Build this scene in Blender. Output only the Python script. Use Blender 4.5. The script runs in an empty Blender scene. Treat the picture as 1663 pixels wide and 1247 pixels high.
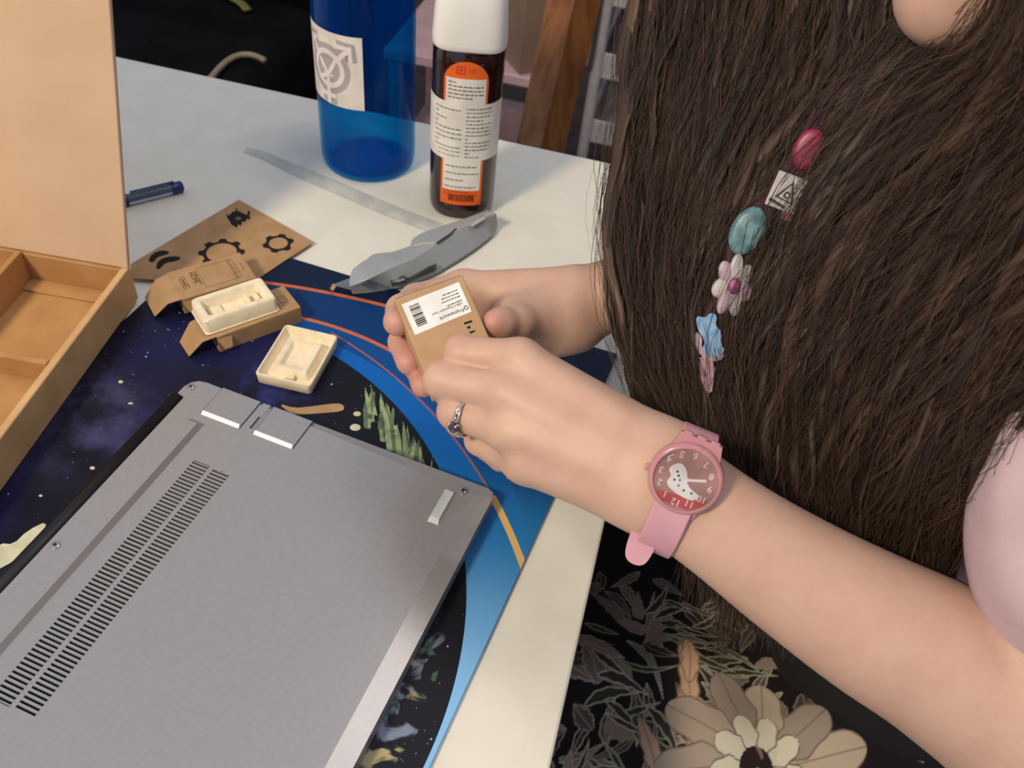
import bpy, bmesh, math, random
import numpy as np
from mathutils import Vector, Matrix
random.seed(7); RNG = np.random.default_rng(7)

# ------------------------------------------------------------------ camera, world, lights, exposure
W, H, F = 1663, 1247, 1417.4
CP = np.array([-0.0164, -0.7779, 0.4707])
_yaw, _pit, _rol = -0.1623, 0.8042, 0.1262
CF = np.array([math.sin(_yaw)*math.cos(_pit), math.cos(_yaw)*math.cos(_pit), -math.sin(_pit)])
_r = np.array([math.cos(_yaw), -math.sin(_yaw), 0.0]); _u = np.cross(_r, CF)
CR = math.cos(_rol)*_r + math.sin(_rol)*_u
CU = -math.sin(_rol)*_r + math.cos(_rol)*_u

scene = bpy.context.scene
COL = scene.collection
cam_data = bpy.data.cameras.new('camera')
cam = bpy.data.objects.new('camera', cam_data); COL.objects.link(cam)
cam.matrix_world = Matrix(((CR[0], CU[0], -CF[0], CP[0]), (CR[1], CU[1], -CF[1], CP[1]), (CR[2], CU[2], -CF[2], CP[2]), (0, 0, 0, 1)))
cam_data.sensor_fit = 'HORIZONTAL'; cam_data.sensor_width = 36.0; cam_data.lens = F/W*36.0
cam_data.clip_start = 0.01
cam_data.dof.use_dof = True; cam_data.dof.focus_distance = 0.50; cam_data.dof.aperture_fstop = 14.0
scene.camera = cam

world = bpy.data.worlds.new('world'); scene.world = world; world.use_nodes = True
bg = world.node_tree.nodes['Background']
bg.inputs[0].default_value = (0.50, 0.57, 0.70, 1); bg.inputs[1].default_value = 0.94

def area_light(name, loc, target, size, power, col):
    d = bpy.data.lights.new(name, 'AREA'); d.shape = 'DISK'; d.size = size; d.energy = power; d.color = col
    o = bpy.data.objects.new(name, d); COL.objects.link(o); o.location = loc
    o.rotation_euler = (Vector(target)-Vector(loc)).to_track_quat('-Z', 'Y').to_euler()
    return o
area_light('ceiling_lamp_light', (-0.85, -1.55, 1.40), (-0.05, -0.35, 0.05), 0.32, 27.0, (1.0, 0.84, 0.60))
area_light('chamfer_highlight_light', (0.16, 0.0, 1.75), (0.0, -0.2, 0.0), 0.6, 6.0, (1.0, 0.90, 0.84))  # added, unseen light, placed so the laptop's front chamfer catches a highlight
scene.view_settings.view_transform = 'Standard'; scene.view_settings.look = 'None'
scene.view_settings.exposure = 0.0; scene.view_settings.gamma = 1.0; scene.view_settings.use_curve_mapping = False

# ------------------------------------------------------------------ where the photograph's points lie in the room
def ray(x, y): return CF + CR*(x-W/2)/F - CU*(y-H/2)/F
def at(x, y, d):
    v = ray(x, y); return CP + v/np.linalg.norm(v)*d
def tp(x, y, z=0.0):
    v = ray(x, y); return CP + v*((z-CP[2])/v[2])
def aty(x, y, Y):
    v = ray(x, y); return CP + v*((Y-CP[1])/v[1])
def onplane(x, y, o, n):
    v = ray(x, y); return CP + v*(((o-CP)@n)/(v@n))
def nrm(v): v = np.asarray(v, float); return v/np.linalg.norm(v)

# ------------------------------------------------------------------ material helpers
def lin(c):
    c = np.array(c, float)/255.0
    return tuple(np.where(c <= 0.04045, c/12.92, ((c+0.055)/1.055)**2.4))
class X:
    """arithmetic on shader sockets"""
    def __init__(s, nt, sock): s.nt = nt; s.s = sock
    def _m(s, op, b=None, c=None, clamp=False):
        n = s.nt.nodes.new('ShaderNodeMath'); n.operation = op; n.use_clamp = clamp
        for i, v in enumerate((s, b, c)):
            if v is None: continue
            if isinstance(v, X): s.nt.links.new(v.s, n.inputs[i])
            else: n.inputs[i].default_value = float(v)
        return X(s.nt, n.outputs[0])
    def __add__(s, b): return s._m('ADD', b)
    def __sub__(s, b): return s._m('SUBTRACT', b)
    def __mul__(s, b): return s._m('MULTIPLY', b)
    def __truediv__(s, b): return s._m('DIVIDE', b)
    def lt(s, b): return s._m('LESS_THAN', b)
    def gt(s, b): return s._m('GREATER_THAN', b)
    def sqrt(s): return s._m('SQRT')
    def abs(s): return s._m('ABSOLUTE')
    def step(s, a, b):
        n = s.nt.nodes.new('ShaderNodeMapRange'); n.interpolation_type = 'SMOOTHSTEP'
        s.nt.links.new(s.s, n.inputs[0]); n.inputs[1].default_value = a; n.inputs[2].default_value = b
        return X(s.nt, n.outputs[0])
def rgbn(nt, c):
    n = nt.nodes.new('ShaderNodeRGB'); n.outputs[0].default_value = (*lin(c), 1); return n.outputs[0]
def mixc(nt, fac, a, b):
    n = nt.nodes.new('ShaderNodeMix'); n.data_type = 'RGBA'
    for i, v in ((0, fac), (6, a), (7, b)):
        if isinstance(v, X): nt.links.new(v.s, n.inputs[i])
        elif isinstance(v, (tuple, list)): n.inputs[i].default_value = (*lin(v), 1)
        elif isinstance(v, (int, float)): n.inputs[i].default_value = v
        else: nt.links.new(v, n.inputs[i])
    return n.outputs[2]
def objcoord(nt, scale=(1, 1, 1), rot=(0, 0, 0)):
    t = nt.nodes.new('ShaderNodeTexCoord'); m = nt.nodes.new('ShaderNodeMapping')
    nt.links.new(t.outputs['Object'], m.inputs[0]); m.inputs['Scale'].default_value = scale; m.inputs['Rotation'].default_value = rot
    return m.outputs[0]
def noise(nt, scale, detail=3, vec=None, rough=0.5, dist=0.0):
    n = nt.nodes.new('ShaderNodeTexNoise'); n.inputs['Scale'].default_value = scale; n.inputs['Detail'].default_value = detail
    n.inputs['Roughness'].default_value = rough; n.inputs['Distortion'].default_value = dist
    nt.links.new(vec if vec is not None else objcoord(nt), n.inputs['Vector'])
    return X(nt, n.outputs[0])
def newmat(name):
    m = bpy.data.materials.new(name); m.use_nodes = True
    nt = m.node_tree; return m, nt, nt.nodes['Principled BSDF']
def mat(name, c, rough=0.5, c2=None, scale=60, detail=4, bump=0.0, bscale=400, metal=0.0, spec=0.5, trans=0.0, ior=1.45, coat=0.0, sss=0.0, stretch=None, lo=0.35, hi=0.65, alpha=1.0):
    m, nt, b = newmat(name)
    b.inputs['Roughness'].default_value = rough; b.inputs['Metallic'].default_value = metal
    b.inputs['Specular IOR Level'].default_value = spec; b.inputs['Transmission Weight'].default_value = trans
    b.inputs['IOR'].default_value = ior; b.inputs['Coat Weight'].default_value = coat; b.inputs['Alpha'].default_value = alpha
    if sss:
        b.inputs['Subsurface Weight'].default_value = sss; b.inputs['Subsurface Radius'].default_value = (0.010, 0.004, 0.002); b.inputs['Subsurface Scale'].default_value = 0.5
    vec = objcoord(nt, stretch) if stretch else objcoord(nt)
    if c2 is None: c2 = tuple(max(0, v*0.93) for v in c)
    f = noise(nt, scale, detail, vec).step(lo, hi)
    nt.links.new(mixc(nt, f, c, c2), b.inputs['Base Color'])
    if bump:
        bn = nt.nodes.new('ShaderNodeBump'); bn.inputs['Strength'].default_value = bump; bn.inputs['Distance'].default_value = 0.0006
        nt.links.new(noise(nt, bscale, 3, vec).s, bn.inputs['Height']); nt.links.new(bn.outputs[0], b.inputs['Normal'])
    return m

# ------------------------------------------------------------------ mesh helpers (each returns verts, faces)
def rbox(sx, sy, sz, bev=0.0, seg=2, center=(0, 0, 0)):
    bm = bmesh.new(); bmesh.ops.create_cube(bm, size=1.0)
    bmesh.ops.scale(bm, vec=(sx, sy, sz), verts=bm.verts)
    if bev > 0: bmesh.ops.bevel(bm, geom=list(bm.edges), offset=bev, segments=seg, profile=0.5, affect='EDGES')
    bmesh.ops.translate(bm, vec=center, verts=bm.verts)
    bm.verts.index_update()
    V = [tuple(v.co) for v in bm.verts]; Fc = [[v.index for v in f.verts] for f in bm.faces]; bm.free()
    return V, Fc
def join(*parts):
    V, Fc = [], []
    for v, f in parts:
        o = len(V); V += [tuple(map(float, q)) for q in v]; Fc += [[i+o for i in g] for g in f]
    return V, Fc
def xf(part, M):
    V, Fc = part; M = Matrix(M) if not isinstance(M, Matrix) else M
    return [tuple(M @ Vector(v)) for v in V], Fc
def lathe(prof, n=64, sup=None, close=True):
    """sup: exponent of a superellipse cross-section"""
    V, Fc = [], []
    for r, z in prof:
        for i in range(n):
            a = 2*math.pi*i/n; c, s = math.cos(a), math.sin(a)
            k = 1.0 if not sup else (abs(c)**sup+abs(s)**sup)**(-1.0/sup)
            V.append((r*c*k, r*s*k, z))
    for j in range(len(prof)-1):
        for i in range(n):
            a = j*n+i; b = j*n+(i+1) % n; Fc.append([a, b, b+n, a+n])
    if close:
        Fc.append(list(range(n))[::-1]); Fc.append([(len(prof)-1)*n+i for i in range(n)])
    return V, Fc
def tube(path, rad, n=10, closed=False, flat=1.0):
    path = [np.array(q, float) for q in path]; m = len(path)
    rad = [rad]*m if np.isscalar(rad) else rad
    V, Fc = [], []; ref = None
    for i in range(m):
        t = nrm((path[(i+1) % m]-path[i-1]) if closed else (path[min(i+1, m-1)]-path[max(i-1, 0)]))
        if ref is None: ref = nrm(np.cross(t, [0, 0, 1] if abs(t[2]) < .9 else [1, 0, 0]))
        a = nrm(ref - t*(ref@t)); ref = a; b = np.cross(t, a)
        for k in range(n):
            q = 2*math.pi*k/n; V.append(path[i] + rad[i]*(a*math.cos(q)+b*math.sin(q)*flat))
    for i in range(m if closed else m-1):
        for k in range(n):
            a0 = i*n+k; b0 = i*n+(k+1) % n; j = ((i+1) % m)*n
            Fc.append([a0, b0, j+(k+1) % n, j+k])
    if not closed: Fc.append(list(range(n))[::-1]); Fc.append([(m-1)*n+k for k in range(n)])
    return V, Fc
def prism(poly, z0, z1):
    n = len(poly)
    V = [(q[0], q[1], z0) for q in poly]+[(q[0], q[1], z1) for q in poly]
    return V, [list(range(n))[::-1], list(range(n, 2*n))]+[[i, (i+1) % n, n+(i+1) % n, n+i] for i in range(n)]
def slab(P, th, n=None):
    """thick panel from a 3D polygon: the polygon is its top face"""
    P = [np.array(q, float) for q in P]
    if n is None: n = nrm(np.cross(P[1]-P[0], P[2]-P[0]))
    V = P+[q-n*th for q in P]; m = len(P)
    return V, [list(range(m)), list(range(m, 2*m))[::-1]]+[[i, m+i, m+(i+1) % m, (i+1) % m] for i in range(m)]
def chaikin(P, k=2, closed=True):
    P = [np.array(q, float) for q in P]
    for _ in range(k):
        Q = []; m = len(P)
        for i in range(m if closed else m-1):
            a, b = P[i], P[(i+1) % m]; Q += [a*.75+b*.25, a*.25+b*.75]
        P = Q if closed else [P[0]]+Q+[P[-1]]
    return P
def stroke(pts, w, closed=False):
    """flat ribbon of width w along a 2D polyline"""
    P = [np.array(q, float) for q in pts]; m = len(P); V, Fc = [], []
    for i in range(m):
        t = nrm((P[(i+1) % m]-P[i-1]) if closed else (P[min(i+1, m-1)]-P[max(i-1, 0)])); nn = np.array([-t[1], t[0]])
        V += [(*(P[i]+nn*w/2), 0), (*(P[i]-nn*w/2), 0)]
    for i in range(m if closed else m-1):
        j = (i+1) % m; Fc.append([2*i, 2*i+1, 2*j+1, 2*j])
    return V, Fc
def ring_poly(cx, cy, r, n=40): return [(cx+r*math.cos(2*math.pi*i/n), cy+r*math.sin(2*math.pi*i/n)) for i in range(n)]
def flat(poly): return [(q[0], q[1], 0.0) for q in poly], [list(range(len(poly)))]
def text(s, size, align='LEFT'):
    c = bpy.data.curves.new('lettering', 'FONT'); c.body = s; c.size = size; c.align_x = align; c.resolution_u = 3
    o = bpy.data.objects.new('lettering', c); COL.objects.link(o)
    dg = bpy.context.evaluated_depsgraph_get(); me = bpy.data.meshes.new_from_object(o.evaluated_get(dg))
    V = [tuple(v.co) for v in me.vertices]; Fc = [list(f.vertices) for f in me.polygons]
    bpy.data.objects.remove(o); bpy.data.curves.remove(c); bpy.data.meshes.remove(me)
    return V, Fc
def frame(o, ex, ey, ez=None):
    ex = nrm(ex); ez = nrm(np.cross(ex, ey)) if ez is None else nrm(ez); ey = np.cross(ez, ex)
    return Matrix(((ex[0], ey[0], ez[0], o[0]), (ex[1], ey[1], ez[1], o[1]), (ex[2], ey[2], ez[2], o[2]), (0, 0, 0, 1)))

# ------------------------------------------------------------------ object helpers
def tag(o, label=None, cat=None, group=None, kind=None):
    if label: o['label'] = label
    if cat: o['category'] = cat
    if group: o['group'] = group
    if kind: o['kind'] = kind
    return o
def thing(name, label, cat, M=None, group=None):
    o = bpy.data.objects.new(name, None); COL.objects.link(o); o.empty_display_size = 0.02
    if M is not None: o.matrix_world = M if isinstance(M, Matrix) else Matrix.Translation(Vector([float(q) for q in M]))
    return tag(o, label, cat, group)
def mk(name, part, m, parent=None, smooth=False, label=None, angle=None):
    V, Fc = part
    me = bpy.data.meshes.new(name); me.from_pydata([tuple(map(float, v)) for v in V], [], [list(map(int, f)) for f in Fc])
    bm = bmesh.new(); bm.from_mesh(me); bmesh.ops.recalc_face_normals(bm, faces=bm.faces); bm.to_mesh(me); bm.free()
    me.materials.append(m)
    if smooth: me.polygons.foreach_set('use_smooth', [True]*len(me.polygons))
    if angle is not None: me.set_sharp_from_angle(angle=math.radians(angle))
    o = bpy.data.objects.new(name, me); COL.objects.link(o)
    if parent is not None: o.parent = parent
    if label: o['label'] = label
    return o
def mkflat(name, part, m, parent, dz=0.0):
    """flat print: faces turned to +z of the local frame"""
    V, Fc = part; V = [(v[0], v[1], v[2]+dz) for v in V]
    me = bpy.data.meshes.new(name); me.from_pydata(V, [], Fc); me.materials.append(m)
    o = bpy.data.objects.new(name, me); COL.objects.link(o); o.parent = parent; return o
def same(o, name, parent, M=None):
    c = bpy.data.objects.new(name, o.data); COL.objects.link(c); c.parent = parent
    if M is not None: c.matrix_local = M
    return c
def color_attr(me, cols):
    a = me.color_attributes.new('tint', 'FLOAT_COLOR', 'POINT')
    full = np.ones((len(cols), 4), np.float32); full[:, :3] = cols
    a.data.foreach_set('color', full.ravel())
def npmesh(name, V, Q, m, parent=None, smooth=True, cols=None):
    """big mesh from numpy arrays; Q: (n,3) or (n,4)"""
    V = np.ascontiguousarray(V, np.float32); Q = np.ascontiguousarray(Q, np.int32); k = Q.shape[1]
    me = bpy.data.meshes.new(name)
    me.vertices.add(len(V)); me.vertices.foreach_set('co', V.ravel())
    me.loops.add(Q.size); me.loops.foreach_set('vertex_index', Q.ravel())
    me.polygons.add(len(Q)); me.polygons.foreach_set('loop_start', np.arange(0, Q.size, k, dtype=np.int32))
    me.update(calc_edges=True)
    if smooth: me.polygons.foreach_set('use_smooth', np.ones(len(Q), bool))
    if cols is not None: color_attr(me, cols)
    me.materials.append(m); me.validate()
    o = bpy.data.objects.new(name, me); COL.objects.link(o)
    if parent is not None: o.parent = parent
    return o
def attr_mat(name, rough=0.6, spec=0.4, sss=0.0, bump=0.0, bscale=500, mottle=None):
    m, nt, b = newmat(name)
    a = nt.nodes.new('ShaderNodeAttribute'); a.attribute_name = 'tint'
    c = a.outputs['Color']
    if mottle: c = mixc(nt, noise(nt, mottle[1], 5, None, 0.6).step(0.35, 0.72)*mottle[2], c, mottle[0])
    nt.links.new(c, b.inputs['Base Color'])
    b.inputs['Roughness'].default_value = rough; b.inputs['Specular IOR Level'].default_value = spec
    if sss:
        b.inputs['Subsurface Weight'].default_value = sss; b.inputs['Subsurface Radius'].default_value = (0.012, 0.005, 0.003); b.inputs['Subsurface Scale'].default_value = 0.4
    if bump:
        bn = nt.nodes.new('ShaderNodeBump'); bn.inputs['Strength'].default_value = bump; bn.inputs['Distance'].default_value = 0.0005
        nt.links.new(noise(nt, bscale, 3).s, bn.inputs['Height']); nt.links.new(bn.outputs[0], b.inputs['Normal'])
    return m

# ------------------------------------------------------------------ materials
M_table = mat('white_laminate', (226, 220, 205), 0.42, (220, 214, 198), 30)
M_edge = mat('table_edge_band', (214, 206, 190), 0.5)
M_card = mat('brown_cardboard', (205, 165, 118), 0.85, (193, 153, 107), 40, 6, 0.25, 900, spec=0.2)
M_card_in = mat('inner_cardboard', (182, 137, 88), 0.85, (172, 127, 79), 40, 6, 0.25, 900, spec=0.2)
M_card_d = mat('kraft_card', (176, 139, 100), 0.8, (165, 129, 90), 60, 5, 0.2, 900, spec=0.25)
M_pulp = mat('moulded_pulp', (238, 222, 190), 0.9, (228, 210, 176), 120, 5, 0.5, 1400, spec=0.15)
M_ink = mat('black_ink', (34, 30, 26), 0.7, spec=0.2)
M_inkb = mat('brown_ink', (86, 58, 36), 0.75, spec=0.2)
M_alu = mat('grey_aluminium', (160, 157, 156), 0.33, (157, 154, 153), 300, 2, metal=0.45)
M_alud = mat('dark_seam', (52, 52, 58), 0.6)
M_black = mat('black_plastic', (16, 16, 20), 0.45)
M_rubber = mat('grey_rubber', (172, 174, 174), 0.7)
M_steel = mat('steel', (190, 188, 186), 0.25, metal=1.0)
M_steeld = mat('dark_steel', (90, 88, 86), 0.35, metal=0.9)
M_white = mat('white_sticker', (244, 242, 234), 0.55)
M_grey_ink = mat('grey_ink', (96, 94, 90), 0.7)
M_floor = mat('floor_boards', (86, 70, 68), 0.45, (66, 54, 53), 4, 5, stretch=(1, 9, 1))
M_wall = mat('wall_paint', (120, 108, 104), 0.8)
# ------------------------------------------------------------------ the room
FZ = -0.74
o = mk('floor', rbox(6, 6, 0.04, center=(0, 0.5, FZ-0.02)), M_floor); tag(o, 'brown wooden floor below the table', kind='structure')
o = mk('wall_back', rbox(6, 0.05, 2.6, center=(0, 3.2, FZ+1.3)), M_wall); tag(o, 'dim wall behind the furniture', kind='structure')
o = mk('wall_right', rbox(0.05, 6, 2.6, center=(2.6, 0.5, FZ+1.3)), M_wall); tag(o, 'dim wall behind the seated person', kind='structure')

# ------------------------------------------------------------------ table: corner at the origin, runs to -x and -y
tb = thing('table', 'white laminate table with squared corner under the desk mat', 'table', (-0.75, -0.45, FZ))
mk('tabletop', rbox(1.5, 0.9, 0.026, 0.0018, 2, (0, 0, -FZ-0.013)), M_table, tb)
for sx in (-1, 1):
    for sy in (-1, 1):
        mk('leg', rbox(0.05, 0.05, -FZ-0.026, 0.003, 1, (sx*0.66, sy*0.38, (-FZ-0.026)/2)), M_edge, tb)

# ------------------------------------------------------------------ desk mat with printed space scene
MZ = 0.003
def build_mat():
    m, nt, b = newmat('printed_mat')
    t = nt.nodes.new('ShaderNodeTexCoord'); sep = nt.nodes.new('ShaderNodeSeparateXYZ'); nt.links.new(t.outputs['Object'], sep.inputs[0])
    x = X(nt, sep.outputs[0])*1000; y = X(nt, sep.outputs[1])*1000
    def dist(cx, cy): return ((x-cx)*(x-cx)+(y-cy)*(y-cy)).sqrt()
    inner = dist(-308, -580.8)
    a1 = dist(-220.5, -828.2); a2 = dist(-255.7, -543.1); a3 = dist(-357.8, -673.4); a3b = dist(-274.6, -571.7)
    # blue rim: bands between the orange lines, lighter towards the near end
    yb = (y*-1)
    c = mixc(nt, a1.gt(545), (6, 52, 104), (9, 28, 56))
    c = mixc(nt, a2.lt(224.2), c, (5, 70, 134))
    c = mixc(nt, a3b.lt(238.0)*x.lt(-60), c, (6, 92, 172))
    c = mixc(nt, yb.step(400, 470)*0.85, c, (28, 116, 176))
    c = mixc(nt, yb.step(450, 590), c, (132, 188, 232))
    xl = (x*-1)
    c = mixc(nt, xl.step(250, 330)*0.9, c, (8, 16, 46))
    # space inside the circle
    n1 = noise(nt, 9, 6, None, 0.62, 0.4); n2 = noise(nt, 26, 6, None, 0.6)
    sp = mixc(nt, n1.step(0.42, 0.66), (12, 11, 24), (24, 26, 66))
    def blob(cx, cy, r): return dist(cx, cy).step(r, r*0.15)
    sp = mixc(nt, blob(-352, -462, 70)*n2.step(0.36, 0.78)*0.7, sp, (84, 84, 130))
    sp = mixc(nt, blob(-262, -405, 60)*n2.step(0.42, 0.72), sp, (58, 62, 150))
    sp = mixc(nt, blob(-345, -380, 50)*0.5, sp, (20, 24, 70))
    sp = mixc(nt, x.step(-230, -175)*0.85, sp, (14, 16, 16))
    def stars(sc, r, keep, col, base):
        v = nt.nodes.new('ShaderNodeTexVoronoi'); v.inputs['Scale'].default_value = sc
        nt.links.new(objcoord(nt), v.inputs['Vector'])
        s2 = nt.nodes.new('ShaderNodeSeparateColor'); nt.links.new(v.outputs['Color'], s2.inputs[0])
        return mixc(nt, X(nt, v.outputs['Distance']).lt(r)*X(nt, s2.outputs[0]).gt(keep), base, col)
    sp = stars(260, 0.12, 0.82, (96, 100, 140), sp)
    sp = stars(75, 0.055, 0.72, (190, 190, 180), sp)
    sp = stars(140, 0.085, 0.86, (140, 152, 176), sp)
    # pale flowers at the near right
    fl = noise(nt, 62, 3, None, 0.55, 0.8)
    reg = yb.step(520, 560)*x.step(-165, -120)*inner.lt(236)
    sp = mixc(nt, reg*fl.step(0.54, 0.64), sp, (122, 132, 150))
    fl2 = noise(nt, 48, 3, objcoord(nt, rot=(0, 0, 1)), 0.5, 0.6)
    sp = mixc(nt, reg*fl2.step(0.57, 0.65), sp, (170, 156, 118))
    fl3 = noise(nt, 80, 3, objcoord(nt, rot=(0, 0, 2)), 0.5, 0.6)
    sp = mixc(nt, reg*fl3.step(0.60, 0.66), sp, (62, 92, 70))
    c = mixc(nt, inner.lt(246.5), c, sp)
    # orange lines
    def line(c, a, r, w, col, mask=None):
        f = (a-r).abs().lt(w)
        if mask is not None: f = f*mask
        return mixc(nt, f, c, col)
    c = line(c, a1, 545, 1.7, (196, 98, 62), x.gt(-330))
    c = line(c, a2, 224.2, 1.6, (196, 100, 66), x.gt(-290)*y.gt(-420))
    c = line(c, a3, 367.9, 0.75, (150, 92, 84), x.gt(-235))
    c = line(c, a3, 367.9, 2.3, (214, 172, 104), y.lt(-436))
    nt.links.new(c, b.inputs['Base Color'])
    b.inputs['Roughness'].default_value = 0.45; b.inputs['Specular IOR Level'].default_value = 0.22
    bn = nt.nodes.new('ShaderNodeBump'); bn.inputs['Strength'].default_value = 0.06; bn.inputs['Distance'].default_value = 0.0004
    nt.links.new(noise(nt, 2500, 2).s, bn.inputs['Height']); nt.links.new(bn.outputs[0], b.inputs['Normal'])
    return m
M_mat = build_mat()
mat_poly = chaikin([(-0.372, -0.2485), (-0.195, -0.2625), (-0.019, -0.2745), (-0.0375, -0.430), (-0.0615, -0.618), (-0.085, -0.80), (-0.445, -0.775), (-0.408, -0.50), (-0.384, -0.36)], 0)
mt = thing('desk_mat', 'thin desk mat printed with dark starry space and blue rim', 'mat')
mk('sheet', prism(mat_poly, 0.0002, MZ), M_mat, mt)
# printed figures on the mat
M_grass = mat('printed_grass_green', (94, 112, 80), 0.5, (56, 72, 58), 120, 3)
M_grass2 = mat('printed_grass_pale', (150, 164, 118), 0.5, (112, 130, 92), 120, 3)
M_stick = mat('printed_tan', (176, 138, 94), 0.5)
M_cream = mat('printed_cream', (204, 202, 176), 0.5, (188, 184, 150), 90)
def on_mat(pts): return [tuple(tp(a, b, MZ)[:2]) for a, b in pts]
mkflat('printed_stick', flat(chaikin([np.array(q) for q in on_mat([(452, 655), (478, 663), (505, 660), (535, 656), (553, 655), (560, 661), (556, 668), (520, 671), (492, 673), (470, 671)])], 1)), M_stick, mt, MZ+0.00008)
mkflat('printed_bird', flat(chaikin([np.array(q) for q in on_mat([(0, 882), (22, 884), (44, 862), (78, 845), (66, 872), (40, 898), (8, 920), (-30, 935), (-20, 900)])], 1)), M_cream, mt, MZ+0.00008)
rg = random.Random(3); blades = ([], []); blades2 = ([], [])
for i in range(110):
    bx, by = rg.uniform(595, 712), 0
    by = 655 + (bx-595)*0.95 + rg.uniform(-10, 48)
    hgt = rg.uniform(30, 86); lean = rg.uniform(-7, 9); wd = rg.uniform(2, 5.5)
    P = on_mat([(bx-wd, by), (bx+wd, by+2), (bx+lean+wd, by-hgt*0.6), (bx+lean*1.6+wd*0.3, by-hgt), (bx+lean-wd*0.7, by-hgt*0.7)])
    P = [np.array(q) for q in P]
    if all(np.hypot(q[0]*1000+308, q[1]*1000+580.8) < 245 for q in P):
        k = flat([tuple(q) for q in P]); k = ([(v[0], v[1], i*0.000003) for v in k[0]], k[1])
        if rg.random() < 0.5: blades = join(blades, k)
        else: blades2 = join(blades2, k)
o = mkflat('printed_grass', blades, M_grass, mt, MZ+0.00006); o['kind'] = 'stuff'
o = mkflat('printed_pale_grass', blades2, M_grass2, mt, MZ+0.00005); o['kind'] = 'stuff'
for i, (a, b, r) in enumerate([(577, 694, 7), (580, 672, 5), (636, 694, 6), (196, 620, 3.2), (150, 760, 3.4), (213, 655, 2.2), (66, 805, 2.4)]):
    mkflat('printed_star', flat(on_mat([(a+r*math.cos(q*0.5236)*1.25, b+r*math.sin(q*0.5236)*0.8) for q in range(12)])), M_cream, mt, MZ+0.00007)
# ------------------------------------------------------------------ laptop lying bottom up; local s = depth (hinge to front), t = width
TH = -0.1236
LS = np.array([math.cos(TH), math.sin(TH), 0]); LT = np.array([math.sin(TH), -math.cos(TH), 0])
LM = Matrix(((LS[0], LT[0], 0, -0.3002), (LS[1], LT[1], 0, -0.4132), (0, 0, 1, MZ), (0, 0, 0, 1)))
lp = thing('laptop', 'grey aluminium laptop lying upside down on the desk mat', 'laptop', LM)
D, Wd = 0.229, 0.297; ZT = 0.0142
def rrect(x0, y0, x1, y1, r, n=6):
    P = []
    for cx, cy, a0 in ((x1-r, y1-r, 0), (x0+r, y1-r, 90), (x0+r, y0+r, 180), (x1-r, y0+r, 270)):
        for i in range(n+1):
            a = math.radians(a0+90*i/n); P.append((cx+r*math.cos(a), cy+r*math.sin(a)))
    return P
def loft(loops):
    V, Fc = [], []; n = len(loops[0][0])
    for P, z in loops: V += [(q[0], q[1], z) for q in P]
    for j in range(len(loops)-1):
        for i in range(n): a = j*n+i; b = j*n+(i+1) % n; Fc.append([a, b, b+n, a+n])
    return V, Fc, n
# lid lies under, closed
V, Fc, n = loft([(rrect(-0.004, 0.001, D-0.001, Wd-0.001, 0.007), 0.0), (rrect(-0.005, 0, D, Wd, 0.008), 0.0012), (rrect(-0.005, 0, D, Wd, 0.008), 0.0050)])
Fc += [list(range(n))[::-1], list(range(2*n, 3*n))]
mk('lid', (V, Fc), M_alu, lp, label='closed screen lid under the base')
mk('hinge_bar', tube([(0.0005, 0.017, 0.0085), (0.0005, Wd-0.017, 0.0085)], 0.0058, 14), M_black, lp, True, label='black hinge cover')
# bottom cover: flat field, chamfers to the front and the sides, opening for the vents
S0, S1, VT0, NR, PIT = 0.0445, 0.0715, 0.0620, 62, 0.00274
VT1 = VT0+NR*PIT
cov = bmesh.new()
def ring(P, z): return [cov.verts.new((q[0], q[1], z)) for q in P]
outer = [(0.0065, 0.019), (0.0005, 0.018), (0.0, 0.010), (0.002, 0.0045), (0.006, 0.0012), (0.012, 0.0), (D-0.006, 0.0), (D-0.0015, 0.0018), (D, 0.006), (D, Wd-0.006), (D-0.0015, Wd-0.0018), (D-0.006, Wd), (0.012, Wd), (0.006, Wd-0.0012), (0.002, Wd-0.0045), (0.0, Wd-0.010), (0.0005, Wd-0.018), (0.0065, Wd-0.019)]
def inset(q):
    s, t = q
    if s > D-0.010: s = D-0.0125-(D-s)*0.3
    if t < 0.0118 and s > 0.09: t = 0.0095
    elif t < 0.0118: t = min(0.0118, t+0.0012); s = s+0.0006
    if t > Wd-0.0118: t = Wd-0.0095
    return s, t
top = [inset(q) for q in outer]
NN = len(outer)
r0 = ring([(q[0], q[1]) for q in outer], 0.0054); r1 = ring(outer, 0.0123); r2 = ring(top, ZT)
for a, b in ((r0, r1), (r1, r2)):
    for i in range(NN): cov.faces.new((a[i], a[(i+1) % NN], b[(i+1) % NN], b[i]))
hole = [(S0, VT0), (S1, VT0), (S1, VT1), (S0, VT1)]
hv = ring(hole, ZT); hb = ring(hole, ZT-0.0030)
# fill the top field around the hole: triangulated
edges = [cov.edges.get((r2[i], r2[(i+1) % NN])) or cov.edges.new((r2[i], r2[(i+1) % NN])) for i in range(NN)]
edges += [cov.edges.new((hv[i], hv[(i+1) % 4])) for i in range(4)]
bmesh.ops.triangle_fill(cov, use_beauty=True, use_dissolve=False, edges=edges)
for i in range(4): cov.faces.new((hv[i], hv[(i+1) % 4], hb[(i+1) % 4], hb[i]))
bmesh.ops.recalc_face_normals(cov, faces=cov.faces)
me = bpy.data.meshes.new('bottom_cover'); cov.to_mesh(me); cov.free(); me.materials.append(M_alu)
bc = bpy.data.objects.new('bottom_cover', me); COL.objects.link(bc); bc.parent = lp
mk('vent_mesh', rbox(S1-S0, VT1-VT0, 0.0006, center=((S0+S1)/2, (VT0+VT1)/2, ZT-0.0026)), mat('vent_dark', (24, 46, 50), 0.8, (14, 18, 22), 900, 2), bc, label='dark inside behind the vents')
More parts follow.
